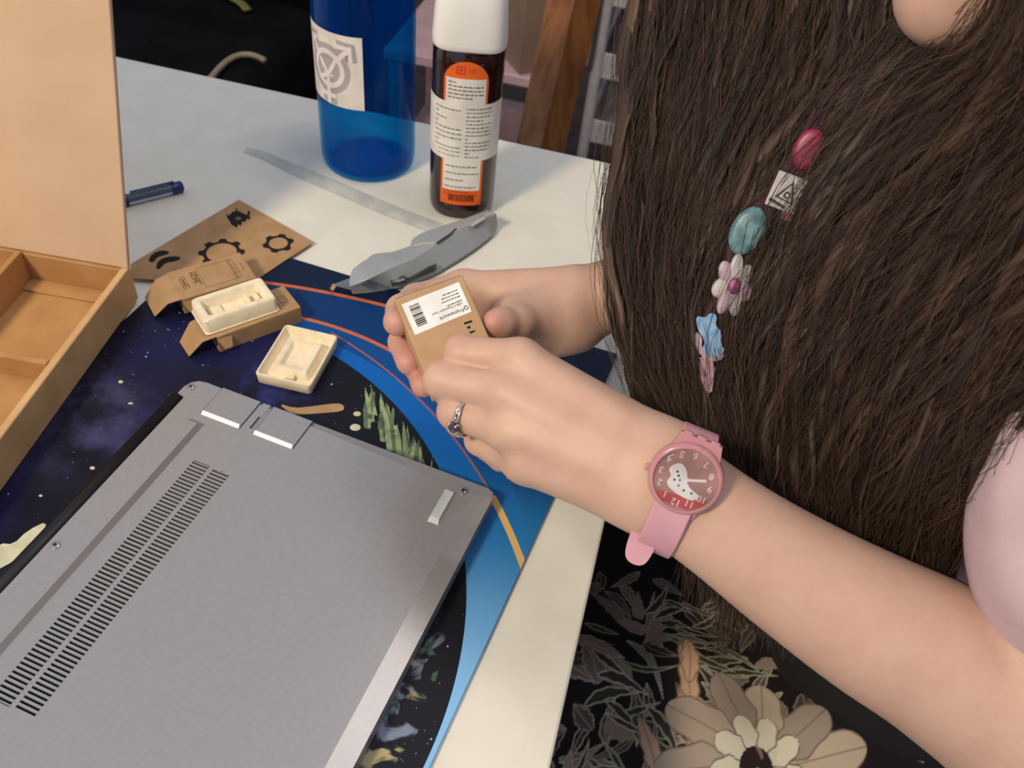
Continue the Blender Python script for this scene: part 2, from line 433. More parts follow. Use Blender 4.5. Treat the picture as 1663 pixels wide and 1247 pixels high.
mk('vent_spine', rbox(0.0028, VT1-VT0, 0.0016, center=((S0+S1)/2, (VT0+VT1)/2, ZT-0.0008)), M_alu, bc)
slat = None
for c in range(2):
    for i in range(NR+1):
        s = S0+0.0061+c*0.0148 if c == 0 else S1-0.0061
        M = Matrix.Translation((s, VT0+i*PIT, ZT-0.0008))
        if slat is None:
            slat = mk('vent_slat', rbox(0.0122, 0.00135, 0.0016), M_alu, bc); slat.matrix_local = M
        else: same(slat, 'vent_slat', bc, M)
# feet, cards, screws
def wedge(x0, y0, x1, y1, z0, h, b):
    V = [(x0, y0, z0), (x1, y0, z0), (x1, y1, z0), (x0, y1, z0), (x0+b[0], y0+b[1], z0+h), (x1-b[2], y0+b[1], z0+h), (x1-b[2], y1-b[3], z0+h), (x0+b[0], y1-b[3], z0+h)]
    return V, [[3, 2, 1, 0], [4, 5, 6, 7], [0, 1, 5, 4], [1, 2, 6, 5], [2, 3, 7, 6], [3, 0, 4, 7]]
mk('long_foot', wedge(0.0215, 0.033, 0.0330, Wd-0.033, ZT-0.0002, 0.0034, (0.0006, 0.004, 0.0030, 0.004)), M_alu, lp, label='long raised ridge near the hinge')
M_foot = mat('pale_rubber', (186, 190, 188), 0.65)
for t0 in (0.0142, Wd-0.0412): mk('rubber_foot', wedge(0.1990, t0, 0.2068, t0+0.0270, ZT-0.0002, 0.0022, (0.0010, 0.0008, 0.0010, 0.0034)), M_foot, lp)
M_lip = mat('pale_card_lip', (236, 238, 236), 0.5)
for t_sign in (0, 1):
    for s0, s1 in ((0.0250, 0.0550), (0.0652, 0.0952)):
        y0, y1 = (0.0008, 0.0272) if t_sign == 0 else (Wd-0.0272, Wd-0.0008)
        cd = mk('expansion_card', wedge(s0, y0, s1, y1, ZT-0.0035, 0.0042, (0.0002, 0.0002, 0.0002, 0.0022)) if t_sign == 0 else wedge(s0, y0, s1, y1, ZT-0.0035, 0.0042, (0.0002, 0.0022, 0.0002, 0.0002)), M_alu, lp)
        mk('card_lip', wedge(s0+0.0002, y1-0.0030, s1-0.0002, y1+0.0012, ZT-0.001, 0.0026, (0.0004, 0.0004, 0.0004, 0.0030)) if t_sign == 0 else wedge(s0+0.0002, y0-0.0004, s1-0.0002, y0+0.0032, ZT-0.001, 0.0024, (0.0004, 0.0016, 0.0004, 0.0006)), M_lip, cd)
        for sx in (s0-0.00025, s1+0.00025): mk('seam', rbox(0.0004, y1-y0, 0.0003, center=(sx, (y0+y1)/2, ZT+0.0001)), M_alud, cd)
    lt = mk('release_latch', wedge(0.0570, 0.0008 if t_sign == 0 else Wd-0.0262, 0.0630, 0.0262 if t_sign == 0 else Wd-0.0008, ZT-0.0030, 0.0034, (0.0002, 0.0002, 0.0002, 0.0016)), M_alu, lp)
    mk('latch_slot', rbox(0.0010, 0.011, 0.0003, center=(0.0615, 0.0185 if t_sign == 0 else Wd-0.0185, ZT+0.0005)), M_black, lt)
for s, t in ((0.0052, 0.0098), (0.0115, 0.1475), (0.2102, 0.0101), (0.0052, Wd-0.0098), (0.2102, Wd-0.0101)):
    sc = mk('screw', lathe([(0.0021, ZT+0.0001), (0.0026, ZT+0.0004), (0.0026, ZT+0.0008), (0.0019, ZT+0.0011)], 20), M_steel, lp, True, angle=40)
    sc.location = (s, t, 0)
    k = mk('screw_recess', lathe([(0.0011, ZT+0.0010), (0.0011, ZT+0.00125)], 6), M_black, sc)
# ------------------------------------------------------------------ big open shipping box with its lid standing up
E1 = np.array([0.0945, -0.9955, 0]); E2 = np.array([-0.9955, -0.0945, 0])
BZ = MZ
BM = frame((-0.388, -0.3405, BZ), E2, E1, (0, 0, 1))     # local x: to the left along the back wall, y: towards the camera, z up
bx = thing('shipping_box', 'large open cardboard box with upright lid at the left edge', 'box', BM)
bh, bw, bl, wt = 0.031, 0.30, 0.36, 0.0055
def panel(x0, x1, y0, y1, z0, z1, b=0.0006): return rbox(x1-x0, y1-y0, z1-z0, b, 1, ((x0+x1)/2, (y0+y1)/2, (z0+z1)/2))
mk('base_panel', panel(0.001, bw-0.001, 0.001, bl-0.001, 0, 0.004), M_card_in, bx)
mk('side_wall', panel(0, wt, 0, bl, 0.0002, bh), M_card, bx)
mk('side_wall', panel(bw-wt, bw, 0, bl, 0.0002, bh), M_card, bx)
mk('back_wall', panel(wt, bw-wt, 0, 0.0045, 0.0002, bh-0.001), M_card_in, bx)
mk('front_wall', panel(wt, bw-wt, bl-0.0045, bl, 0.0002, bh-0.001), M_card_in, bx)
mk('divider', panel(0.082, 0.0865, 0.0047, bl-0.006, 0.004, bh+0.001), M_card_in, bx)
mk('base_flap', panel(wt, 0.082, 0.0047, 0.018, 0.004, 0.0065), M_card_in, bx)
cw = mk('cross_divider', prism([(wt+0.006, 0.0042), (0.0815, 0.0042), (0.0815, 0.0215), (wt+0.0085, 0.0215), (wt+0.006, 0.017)], 0.096, 0.1005), M_card_in, bx)
cw.data.transform(Matrix(((1, 0, 0, 0), (0, 0, 1, 0), (0, 1, 0, 0), (0, 0, 0, 1))))
lean = 0.335
lid = rbox(bw, 0.004, 0.36, 0.0006, 1, (bw/2, 0.0, 0.18))
mk('lid', xf(lid, Matrix.Translation((0, 0.001, bh-0.0005)) @ Matrix.Rotation(lean, 4, 'X')), mat('lid_board', (200, 168, 136), 0.85, (195, 162, 130), 18, 5, 0.12, 900, spec=0.2), bx, label='tall upright lid panel')

# ------------------------------------------------------------------ printed kraft sheet
pa, pb, pc = tp(388, 325, 0.004), tp(508, 393, 0.004), tp(212, 430, 0.004)
ex = nrm(pb-pa); ey = nrm(np.cross([0, 0, 1], ex))
PM = frame((*pa[:2], 0.0040), ex, ey)      # x along the far right edge, -y towards the camera
sh = thing('printed_sheet', 'flat kraft card sheet printed with black gears', 'card sheet', PM)
def loc2(MM, pts, z): 
    I = MM.inverted(); return [tuple((I @ Vector(tp(a, b, z)))[:2]) for a, b in pts]
sheet_poly = loc2(PM, [(388, 324), (509, 393), (452, 430), (405, 462), (215, 452), (212, 429), (300, 376)], 0.004)
mk('sheet', prism(sheet_poly, -0.0008, 0.0), M_card_d, sh)
def gear(c, r0, r1, n=8):
    P = []; m = n*12
    for i in range(m):
        a = 2*math.pi*i/m; k = 0.5+0.5*math.cos(n*a); k = min(1, max(0, (k-0.3)/0.4)); rr = r0*0.84+(r0*0.20)*k
        P.append((rr*math.cos(a), rr*math.sin(a)))
    V = [(c[0]+q[0], c[1]+q[1], 0) for q in P]+[(c[0]+r1*math.cos(2*math.pi*i/m), c[1]+r1*math.sin(2*math.pi*i/m), 0) for i in range(m)]
    return V, [[i, (i+1) % m, m+(i+1) % m, m+i] for i in range(m)]
g2 = loc2(PM, [(452, 395)], 0.004)[0]; g1 = loc2(PM, [(360, 410)], 0.004)[0]
mkflat('printed_gear', gear(g2, 0.0125, 0.0078, 6), M_ink, sh, 0.00012)
mkflat('printed_gear', gear(g1, 0.0178, 0.0122, 8), M_ink, sh, 0.00012)
mkflat('printed_chip', flat(loc2(PM, [(368, 352), (384, 341), (408, 353), (404, 357), (401, 355), (398, 361), (394, 359), (391, 367), (387, 364), (384, 371), (381, 367), (377, 366)], 0.004)), M_ink, sh, 0.00012)
mkflat('printed_chip_eye', gear(loc2(PM, [(387, 355)], 0.004)[0], 0.0022, 0.0012, 8), M_card_d, sh, 0.00016)
for q in ([(398, 351), (402, 348), (402, 343), (406, 343), (406, 349), (401, 354)], [(376, 346), (378, 343), (380, 345)], [(383, 341), (384, 337), (386, 340)], [(370, 351), (367, 349), (370, 347)]):
    mkflat('printed_chip_mark', flat(loc2(PM, q, 0.004)), M_ink, sh, 0.00014)
for q in ([(240, 424), (247, 412), (262, 406), (277, 409), (270, 414), (256, 417), (249, 427)], [(253, 436), (256, 424), (270, 417), (289, 416), (295, 420), (283, 425), (268, 427), (259, 438)]):
    mkflat('printed_pod', flat([tuple(v) for v in chaikin([np.array(w) for w in loc2(PM, q, 0.004)], 1)]), M_ink, sh, 0.00012)

# ------------------------------------------------------------------ two small opened card boxes
def small_box(label, cor, z0, th, tilt, flap_px, words):
    """cor: pixel corners of the top face, far-left, far-right, near-right, near-left"""
    P = [tp(a, b, z0+th) for a, b in cor]
    c = sum(P)/4; ex = nrm((P[1]-P[0])+(P[2]-P[3])); 
    MM = frame((c[0], c[1], z0), ex, nrm(np.cross([0, 0, 1], ex)))
    I = MM.inverted(); L = [I @ Vector(q) for q in P]
    hx = (abs(L[0].x)+abs(L[1].x)+abs(L[2].x)+abs(L[3].x))/4; y1 = (L[0].y+L[1].y)/2; y0 = (L[2].y+L[3].y)/2
    b = thing('card_box', label, 'box', MM, 'small opened card boxes')
    t = 0.0007
    mk('top_panel', panel(-hx, hx, y0, y1, th-t, th, 0.0002), M_card_d, b)
    mk('bottom_panel', panel(-hx, hx, y0, y1, 0.0, t, 0.0002), M_card_d, b)
    mk('side_panel', panel(-hx, hx, y0, y0+t, t, th-t, 0.0002), M_card_d, b)
    mk('side_panel', panel(-hx, hx, y1-t, y1, t, th-t, 0.0002), M_card_d, b)
    mk('end_panel', panel(hx-t, hx, y0+t, y1-t, t, th-t, 0.0002), M_card_d, b)
    # open end flap hanging from the left edge of the top panel
    fl = [Vector((-hx, y1-0.001, th)), Vector((-hx, y0+0.001, th)), Vector((-hx-0.010, y0+0.003, th-0.002)), Vector((-hx-0.021, y0+0.006, max(0.001, th-0.014))), Vector((-hx-0.021, y1-0.005, max(0.001, th-0.014))), Vector((-hx-0.010, y1-0.002, th-0.002))]
    for seg, ids in (('end_flap', (0, 1, 2, 5)), ('tuck_flap', (5, 2, 3, 4))):
        Q = [np.array(fl[i]) for i in ids]
        nn = nrm(np.cross(Q[1]-Q[0], Q[2]-Q[0])); nn = nn if nn[2] > 0 else -nn
        mk(seg, slab(Q, 0.0007, nn), M_card_d, b)
    mk('dust_flap', slab([np.array(q) for q in [(-hx, y0, th-0.002), (-hx+0.011, y0, th-0.003), (-hx+0.009, y0-0.004, th-0.010), (-hx+0.003, y0-0.004, th-0.010)]], 0.0006, np.array([0, -1, 0.3])), M_card_d, b)
    # print: outline of the card, bar, plug and words
    px = lambda u, v: (-hx+u*2*hx, y0+v*(y1-y0))
    A, B = px(0.36, 0.16), px(0.84, 0.86)
    for pts in ([A, (B[0], A[1]), B, (A[0], B[1])], [px(0.80, 0.16), px(0.80, 0.86)], [px(0.775, 0.16), px(0.775, 0.86)], [px(0.84, 0.36), px(0.92, 0.36), px(0.92, 0.64), px(0.84, 0.64)]):
        mkflat('printed_line', stroke(pts, 0.00042, len(pts) == 4), M_inkb, b, th+0.0001)
    p0 = px(0.10, 0.30); p1 = px(0.165, 0.72)
    mkflat('printed_icon', stroke([p0, (p1[0], p0[1]), p1, (p0[0]+0.001, p1[1]), (p0[0], p1[1]-0.002)], 0.0005, True), M_inkb, b, th+0.0001)
    mkflat('printed_icon_bar', stroke([((p0[0]+p1[0])/2, p0[1]+0.002), ((p0[0]+p1[0])/2, p1[1]-0.002)], 0.0010), M_inkb, b, th+0.0001)
    T = xf(text(words, 0.0058), Matrix.Translation((*px(0.245, 0.80), 0)) @ Matrix.Rotation(math.radians(-90), 4, 'Z')); mkflat('printed_word', T, M_ink, b, th+0.0001)
    mkflat('printed_fine_line', stroke([px(0.325, 0.80), px(0.325, 0.30)], 0.0007), M_inkb, b, th+0.0001)
    return b
small_box('opened kraft card box marked HDMI, behind the oblong pulp tray', [(266, 443), (385, 412), (421, 448), (300, 487)], 0.0045, 0.014, 0, None, 'HDMI')
small_box('opened kraft card box poking out from under the oblong pulp tray', [(318, 513), (455, 466), (494, 496), (361, 545)], MZ, 0.015, 0, None, 'USB')

# ------------------------------------------------------------------ moulded pulp trays
def pulp_loops(loops):
    V, Fc, n = loft(loops); Fc = list(Fc); Fc.append(list(range(n))[::-1]); Fc.append(list(range((len(loops)-1)*n, len(loops)*n))); return V, Fc
def tray_frame(cor, z):
    P = [tp(a, b, z) for a, b in cor]; c = sum(P)/4; ex = nrm((P[1]-P[0])+(P[2]-P[3]))
    MM = frame((c[0], c[1], 0), ex, nrm(np.cross([0, 0, 1], ex))); I = MM.inverted(); L = [I @ Vector(q) for q in P]
    return MM, sum(abs(q.x) for q in L)/4, sum(abs(q.y) for q in L)/4
MM, hx, hy = tray_frame([(305, 487), (420, 449), (455, 484), (334, 524)], 0.0300)
MM.translation.z = 0.0187
t1 = thing('pulp_tray', 'cream oblong moulded pulp tray lying on the card boxes', 'tray', MM, 'moulded pulp trays')
R = lambda k, r: rrect(-hx+k, -hy+k, hx-k, hy-k, r)
mk('shell', pulp_loops([(R(-0.0008, 0.003), 0.0), (R(0, 0.003), 0.0006), (R(0.0006, 0.003), 0.0106), (R(0.0016, 0.0028), 0.0118), (R(0.0052, 0.0026), 0.0118), (R(0.0062, 0.0024), 0.0108), (R(0.0080, 0.002), 0.0045), (R(0.0088, 0.0016), 0.0038)]), M_pulp, t1, True, angle=38)
for cx, sx in ((hx*0.60, 0.0042), (hx*0.36, 0.0032)):
    mk('inner_step', rbox(sx, 2*hy-0.020, 0.0050, 0.0010, 2, (cx, 0.000, 0.0058)), M_pulp, t1, True, angle=50)
mk('inner_floor_step', rbox(0.010, 2*hy-0.018, 0.0030, 0.0008, 2, (-hx+0.0135, 0, 0.0046)), M_pulp, t1, True, angle=50)
MM, hx2, hy2 = tray_frame([(414, 602), (506, 634), (548, 541), (463, 531)], 0.0125)
MM.translation.z = MZ
t2 = thing('pulp_tray', 'cream moulded pulp tray with a raised square, beside the laptop', 'tray', MM, 'moulded pulp trays')
R = lambda k, r: rrect(-hx2+k, -hy2+k, hx2-k, hy2-k, r)
mk('shell', pulp_loops([(R(0.0012, 0.003), 0.0), (R(0.0006, 0.003), 0.0008), (R(0.0, 0.003), 0.0092), (R(0.0004, 0.003), 0.0100), (R(0.0014, 0.0028), 0.0100), (R(0.0020, 0.0026), 0.0090), (R(0.0038, 0.0020), 0.0034), (R(0.0046, 0.0016), 0.0028)]), M_pulp, t2, True, angle=38)
Q = lambda k, r, dy=0.0: [(a, b+dy) for a, b in rrect(-hx2*0.70+k, -hy2*0.66+k, hx2*0.70-k, hy2*0.66-k, r)]
mk('raised_square', pulp_loops([(Q(-0.001, 0.002), 0.0026), (Q(0.0, 0.002), 0.0034), (Q(0.0014, 0.002), 0.0088), (Q(0.0022, 0.002), 0.0096), (Q(0.0056, 0.0016), 0.0096), (Q(0.0064, 0.0014), 0.0090), (Q(0.0076, 0.0012), 0.0066), (Q(0.0084, 0.001), 0.0062)]), M_pulp, t2, True, angle=38)
mk('notched_step', rbox(hx2*0.34, 0.0040, 0.0040, 0.0008, 2, (0.002, hy2*0.66*0 - hy2*0.70, 0.0052)), M_pulp, t2, True, angle=50)
# ------------------------------------------------------------------ bottles: local -y faces the camera
def facing(c):
    v = np.array([c[0]-CP[0], c[1]-CP[1], 0]); v = nrm(v); return frame(c, np.cross(v, [0, 0, 1]), v)
def cyl_hit(x, y, c, R):
    v = ray(x, y); o = CP-c; a = v[0]**2+v[1]**2; b = o[0]*v[0]+o[1]*v[1]; q = b*b-a*(o[0]**2+o[1]**2-R*R)
    t = (-b-math.sqrt(max(q, 0)))/a; return CP+v*t
def bend(part, R, dr=0.0):
    """wrap a flat x,y drawing round a cylinder: x = arc length, y = height"""
    V, Fc = part; return [((R+dr)*math.sin(v[0]/R), -(R+dr)*math.cos(v[0]/R), v[1]) for v in V], Fc
def subdiv_x(part, step):
    V, Fc = part; bm = bmesh.new(); vs = [bm.verts.new(v) for v in V]
    for f in Fc:
        try: bm.faces.new([vs[i] for i in f])
        except ValueError: pass
    x0, x1 = min(v[0] for v in V), max(v[0] for v in V); x = math.ceil(x0/step)*step
    while x < x1:
        bmesh.ops.bisect_plane(bm, geom=bm.verts[:]+bm.edges[:]+bm.faces[:], plane_co=(x, 0, 0), plane_no=(1, 0, 0)); x += step
    bm.verts.index_update(); out = ([tuple(v.co) for v in bm.verts], [[v.index for v in f.verts] for f in bm.faces]); bm.free(); return out
def wrap(name, part, R, dr, m, parent): 
    V, Fc = bend(subdiv_x(part, R*0.12), R, dr)
    me = bpy.data.meshes.new(name); me.from_pydata(V, [], Fc); me.materials.append(m)
    me.polygons.foreach_set('use_smooth', [True]*len(me.polygons))
    o = bpy.data.objects.new(name, me); COL.objects.link(o); o.parent = parent; return o
# blue translucent drinking bottle
bc0 = tp(599, 259, 0.0); RB = 0.0442
FM = facing(bc0); bb = thing('water_bottle', 'tall translucent blue plastic bottle with a white sticker', 'bottle', FM)
m, nt, b = newmat('blue_tritan')
nt.links.new(mixc(nt, noise(nt, 30).step(0.3, 0.7), (8, 78, 168), (6, 74, 162)), b.inputs['Base Color']); b.inputs['Roughness'].default_value = 0.07; b.inputs['Specular IOR Level'].default_value = 0.6
_tr = nt.nodes.new('ShaderNodeBsdfTransparent'); _tr.inputs[0].default_value = (0.30, 0.78, 0.96, 1)
_lw = nt.nodes.new('ShaderNodeLayerWeight'); _lw.inputs[0].default_value = 0.25
_mx = nt.nodes.new('ShaderNodeMixShader'); nt.links.new((X(nt, _lw.outputs['Facing'])*0.45+0.10).s, _mx.inputs[0])
nt.links.new(_tr.outputs[0], _mx.inputs[1]); nt.links.new(b.outputs[0], _mx.inputs[2]); nt.links.new(_mx.outputs[0], nt.nodes['Material Output'].inputs[0])
out = [(0.0, 0.0012), (0.030, 0.0012), (0.0365, 0.0), (0.0405, 0.0012), (0.0428, 0.0045), (RB-0.0004, 0.0095), (RB, 0.015), (RB, 0.172), (RB-0.0008, 0.178), (0.036, 0.196), (0.0325, 0.200), (0.0325, 0.212)]
inn = [(0.0302, 0.212), (0.0302, 0.199), (0.0335, 0.1945), (RB-0.003, 0.177), (RB-0.0023, 0.171), (RB-0.0023, 0.016), (RB-0.0035, 0.0105), (0.039, 0.0060), (0.030, 0.0046), (0.0, 0.0046)]
V, Fc = lathe(out+inn, 96, close=False)
body = mk('bottle_body', (V, Fc), m, bb, True, label='translucent blue body')
mk('bottle_cap', lathe([(0.0355, 0.2135), (0.0362, 0.215), (0.0362, 0.236), (0.035, 0.238)], 48), M_black, bb, True, angle=40)
I = FM.inverted()
def bl(x, y, R=RB):
    q = I @ Vector(cyl_hit(x, y, bc0, R)); return (math.atan2(q.x, -q.y)*R, q.z)
# sticker and its emblem
s1 = bl(588, 62); s2 = bl(592, 180); z_hi, z_lo = s1[1], s2[1]; sx1 = (s1[0]+s2[0])/2; sx0 = bl(505, 90)[0]-0.004
st = wrap('sticker', flat([(sx0, z_lo), (sx1, z_lo), (sx1, z_hi), (sx0, z_hi)]), RB, 0.0003, mat('sticker_paper', (236, 226, 216), 0.6), bb)
M_sg = mat('sticker_grey', (176, 172, 172), 0.6); M_sp = mat('sticker_pink_white', (240, 226, 224), 0.6)
cx, cz = bl(533, 110); 
dxr = 0.0148
def em(pts, w, m, dr, closed=False, nm='emblem_stroke'): wrap(nm, stroke([(cx+a, cz+b2) for a, b2 in pts], w, closed), RB, dr, m, st)
circ = [(dxr*math.cos(i*math.pi/16), dxr*math.sin(i*math.pi/16)) for i in range(32)]
k = dxr
arms = {'cross_stem': [(0.0, -k), (0.0, -2.15*k)], 'cross_bar': [(-0.55*k, -1.6*k), (0.55*k, -1.6*k)], 'arrow_stem': [(0.66*k, 0.66*k), (1.5*k, 1.5*k)], 'arrow_head': [(0.72*k, 1.5*k), (1.5*k, 1.5*k), (1.5*k, 0.72*k)], 'left_stem': [(-0.66*k, 0.66*k), (-1.4*k, 1.4*k)], 'left_head': [(-1.5*k, 0.8*k), (-1.45*k, 1.45*k), (-0.8*k, 1.5*k)]}
em(circ, k*0.95, M_sg, 0.00042, True, 'emblem_shadow')
for nme, pts in arms.items(): em(pts, k*0.95 if 'head' not in nme else k*0.8, M_sg, 0.00044, False, 'emblem_shadow')
em([(0.1*k, -0.3*k), (0.1*k, 0.5*k)], k*1.1, M_sg, 0.00041, False, 'emblem_shadow')
em(circ, k*0.30, M_sp, 0.0006, True)
for nme, pts in arms.items(): em(pts, k*0.28, M_sp, 0.00062)
em([(-0.62*k, 0.45*k), (-0.3*k, 0.1*k), (0.0, -0.35*k), (0.0, -1.0*k)], k*0.24, M_sp, 0.00061)
em([(0.62*k, 0.7*k), (0.3*k, 0.1*k), (0.0, -0.35*k), (-0.6*k, -0.7*k)], k*0.24, M_sp, 0.00063)

# brown sauce bottle with white cap
sc0 = tp(749, 327, 0.0); RS = 0.0296
SM = facing(sc0); sb = thing('sauce_bottle', 'dark brown sauce bottle with white cap and orange label', 'bottle', SM)
m, nt, b = newmat('dark_brown_glass'); nt.links.new(mixc(nt, noise(nt, 20).step(0.3, 0.7), (40, 16, 12), (32, 13, 10)), b.inputs['Base Color']); b.inputs['Roughness'].default_value = 0.08; b.inputs['Coat Weight'].default_value = 0.3
mk('bottle_body', lathe([(0.024, 0.0), (0.0275, 0.001), (0.0292, 0.005), (RS, 0.012), (RS, 0.110), (RS-0.0006, 0.122), (RS-0.0002, 0.134), (RS-0.0004, 0.150), (RS-0.0026, 0.158)], 96, 2.4), m, sb, True, angle=50)
mk('cap', lathe([(0.0282, 0.1565), (0.0296, 0.158), (0.0300, 0.162), (0.0284, 0.185), (0.0262, 0.208), (0.024, 0.212)], 64, 4.0), mat('white_cap_plastic', (240, 236, 228), 0.4, (238, 234, 226), sss=0.1), sb, True, label='white tapered plastic cap', angle=50)
IS = SM.inverted()
def sl(x, y):
    q = IS @ Vector(cyl_hit(x, y, sc0, RS)); return (math.atan2(q.x, -q.y)*RS, q.z)
RL = RS*1.035
def wrapS(name, part, dr, m, parent):
    V, Fc = subdiv_x(part, RS*0.1); Vo = []
    for v in V:
        a = v[0]/RS; c, s = math.cos(a), math.sin(a); kk = (abs(c)**2.4+abs(s)**2.4)**(-1/2.4); r = RS*kk+dr; Vo.append((r*s, -r*c, v[1]))
    me = bpy.data.meshes.new(name); me.from_pydata(Vo, [], Fc); me.materials.append(m); me.polygons.foreach_set('use_smooth', [True]*len(me.polygons))
    o = bpy.data.objects.new(name, me); COL.objects.link(o); o.parent = parent; return o
M_or = mat('orange_label', (240, 104, 30), 0.5); M_wl = mat('white_label', (236, 230, 220), 0.55); M_or2 = mat('orange_dark_ink', (186, 58, 18), 0.6)
xl, zb = sl(711, 325); xr, _ = sl(785, 332); zt = sl(755, 100)[1]; zm = sl(722, 150)[1]; zb = sl(748, 333)[1]
xl, xr = -0.0190, 0.0170; xc = (xl+xr)/2; hw = (xr-xl)/2
arch = [(xl, zb), (xr, zb), (xr, zt-hw)]+[(xc+hw*math.cos(a), zt-hw+hw*math.sin(a)) for a in np.linspace(0, math.pi, 18)[1:-1]]+[(xl, zt-hw)]
lb = wrapS('orange_label', flat(arch), 0.0002, M_or, sb)
zw0, zw1 = sl(730, 306)[1], sl(752, 128)[1]
wrapS('white_field', flat([(xl+0.002, zw0), (xr-0.002, zw0), (xr-0.002, zw1), (xl+0.002, zw1)]), 0.00035, M_wl, lb)
zs0, zs1 = sl(750, 262)[1], sl(752, 168)[1]
stk = wrapS('wrapped_sticker', flat([(-0.040, zs0), (0.036, zs0+0.001), (0.036, zs1-0.001), (-0.040, zs1)]), 0.00055, M_wl, sb)
rg = random.Random(11)
def lines(parent, x0, x1, z1, z0, n, h, m, dr, nm):
    parts = []
    for i in range(n):
        z = z1+(z0-z1)*i/(n-1); x = x0
        while x < x1-0.001:
            w = min(rg.uniform(0.0012, 0.0042), x1-x); parts.append(flat([(x, z), (x+w, z), (x+w, z+h), (x, z+h)])); x += w+0.0008
            if rg.random() < 0.06: break
    o = wrapS(nm, join(*parts), dr, m, parent); o['kind'] = 'stuff'; return o
lines(stk, -0.026, -0.0025, zs1-0.007, zs0+0.012, 9, 0.0010, M_grey_ink, 0.0007, 'small_print')
lines(stk, -0.022, -0.0035, zs0+0.0085, zs0+0.0045, 2, 0.0007, M_grey_ink, 0.0007, 'small_print')
lines(stk, 0.0005, 0.021, zs1-0.005, zs0+0.004, 14, 0.0009, M_grey_ink, 0.0007, 'small_print')
lines(lb, xl+0.004, xr-0.004, zw1-0.004, zs1+0.004, 5, 0.0010, M_grey_ink, 0.0005, 'small_print')
lines(lb, xl+0.004, xr-0.004, zs0-0.006, zw0+0.003, 4, 0.0010, M_grey_ink, 0.0005, 'small_print')
lines(lb, xl+0.003, xr-0.003, zw0-0.002, zw0-0.005, 2, 0.0009, M_or2, 0.0004, 'small_print')
zi = zw1+0.004
wrapS('recycling_mark', stroke([(xc-0.0075, zi), (xc-0.0015, zi), (xc-0.0015, zi+0.006), (xc-0.0075, zi+0.006)], 0.0011, True), 0.0004, M_or2, lb)
wrapS('recycling_mark_sign', join(stroke([(xc-0.0062, zi+0.0035), (xc-0.0028, zi+0.0035)], 0.0008), stroke([(xc-0.0045, zi+0.0012), (xc-0.0045, zi+0.0048)], 0.0008)), 0.0004, M_or2, lb)
wrapS('printed_block', flat([(xc+0.001, zi+0.001), (xc+0.007, zi+0.001), (xc+0.007, zi+0.005), (xc+0.001, zi+0.005)]), 0.0004, mat('faded_orange', (222, 88, 26), 0.6), lb)
bars = []; x = xc-0.0105
while x < xc+0.011:
    w = rg.choice((0.0004, 0.0007, 0.0011)); bars.append(flat([(x, zb+0.004), (x+w, zb+0.004), (x+w, zb+0.0105), (x, zb+0.0105)])); x += w+rg.choice((0.0004, 0.0006))
o = wrapS('barcode', join(*bars), 0.0004, mat('barcode_ink', (120, 34, 14), 0.6), lb); o['kind'] = 'stuff'

# ------------------------------------------------------------------ grey folding box cutter
kn = thing('box_cutter', 'grey plastic box cutter with blade out, behind the held box', 'knife')
M_kn = mat('grey_knife_plastic', (156, 159, 160), 0.40, (150, 153, 154), 300, 2)
zb_, zr = MZ+0.004, 0.021
far = [(567, 458), (571, 438), (591, 423), (594, 423), (596, 420), (607, 412), (638, 409), (667, 399), (669, 388), (685, 378), (712, 369), (760, 353), (792, 341)]
near = [(572, 474), (600, 472), (656, 463), (690, 449), (711, 440), (745, 420), (775, 400), (800, 380), (808, 366)]
ridge = [(568, 465), (600, 452), (640, 432), (672, 419), (708, 396), (722, 386), (745, 372), (775, 357), (806, 347)]
Vf = [tp(a, b, 0.0155 if i > 0 else 0.010) for i, (a, b) in enumerate(far)]; Vn = [tp(a, b, 0.0055) for a, b in near]; Vr = [tp(a, b, zr if 0 < i else 0.014) for i, (a, b) in enumerate(ridge)]
def resample(P, n):
    P = np.array(P); s = np.r_[0, np.cumsum(np.linalg.norm(np.diff(P, axis=0), axis=1))]; t = np.linspace(0, s[-1], n)
    return np.stack([np.interp(t, s, P[:, i]) for i in range(3)], 1)
n = 40
Af, Ar, An = resample(Vf, n), resample(Vr, n), resample(Vn, n)
Bf = Af.copy(); Bf[:, 2] = MZ+0.0022; Bn = An.copy(); Bn[:, 2] = MZ+0.0004; Bf[:, 2] = np.minimum(Bf[:, 2], Af[:, 2]-0.002)
rows = [Bf, Af, Ar*0.97+Af*0.03, Ar*0.97+An*0.03, An, Bn]
V = np.concatenate(rows); Fc = []
for j in range(len(rows)):
    for i in range(n-1): a = j*n+i; b2 = ((j+1) % len(rows))*n+i; Fc.append([a, a+1, b2+1, b2])
Fc += [[j*n for j in range(len(rows))], [j*n+n-1 for j in range(len(rows))][::-1]]
mk('handle', (V, Fc), M_kn, kn, True, angle=28)
def kface(pts, z, th, m, nm, par=kn): return mk(nm, slab([tp(a, b, z) for a, b in pts], th, np.array([0, 0, 1.0])), m, par)
kface([(541, 462), (566, 452), (572, 460), (570, 470)], 0.0092, 0.0009, M_steel, 'blade')
kface([(536, 468), (541, 460), (546, 464), (541, 472)], 0.0085, 0.0009, M_stick, 'blade_tip_guard')
M_knd = mat('dark_knife_plastic', (62, 62, 56), 0.5); M_knl = mat('light_knife_edge', (190, 186, 168), 0.4)
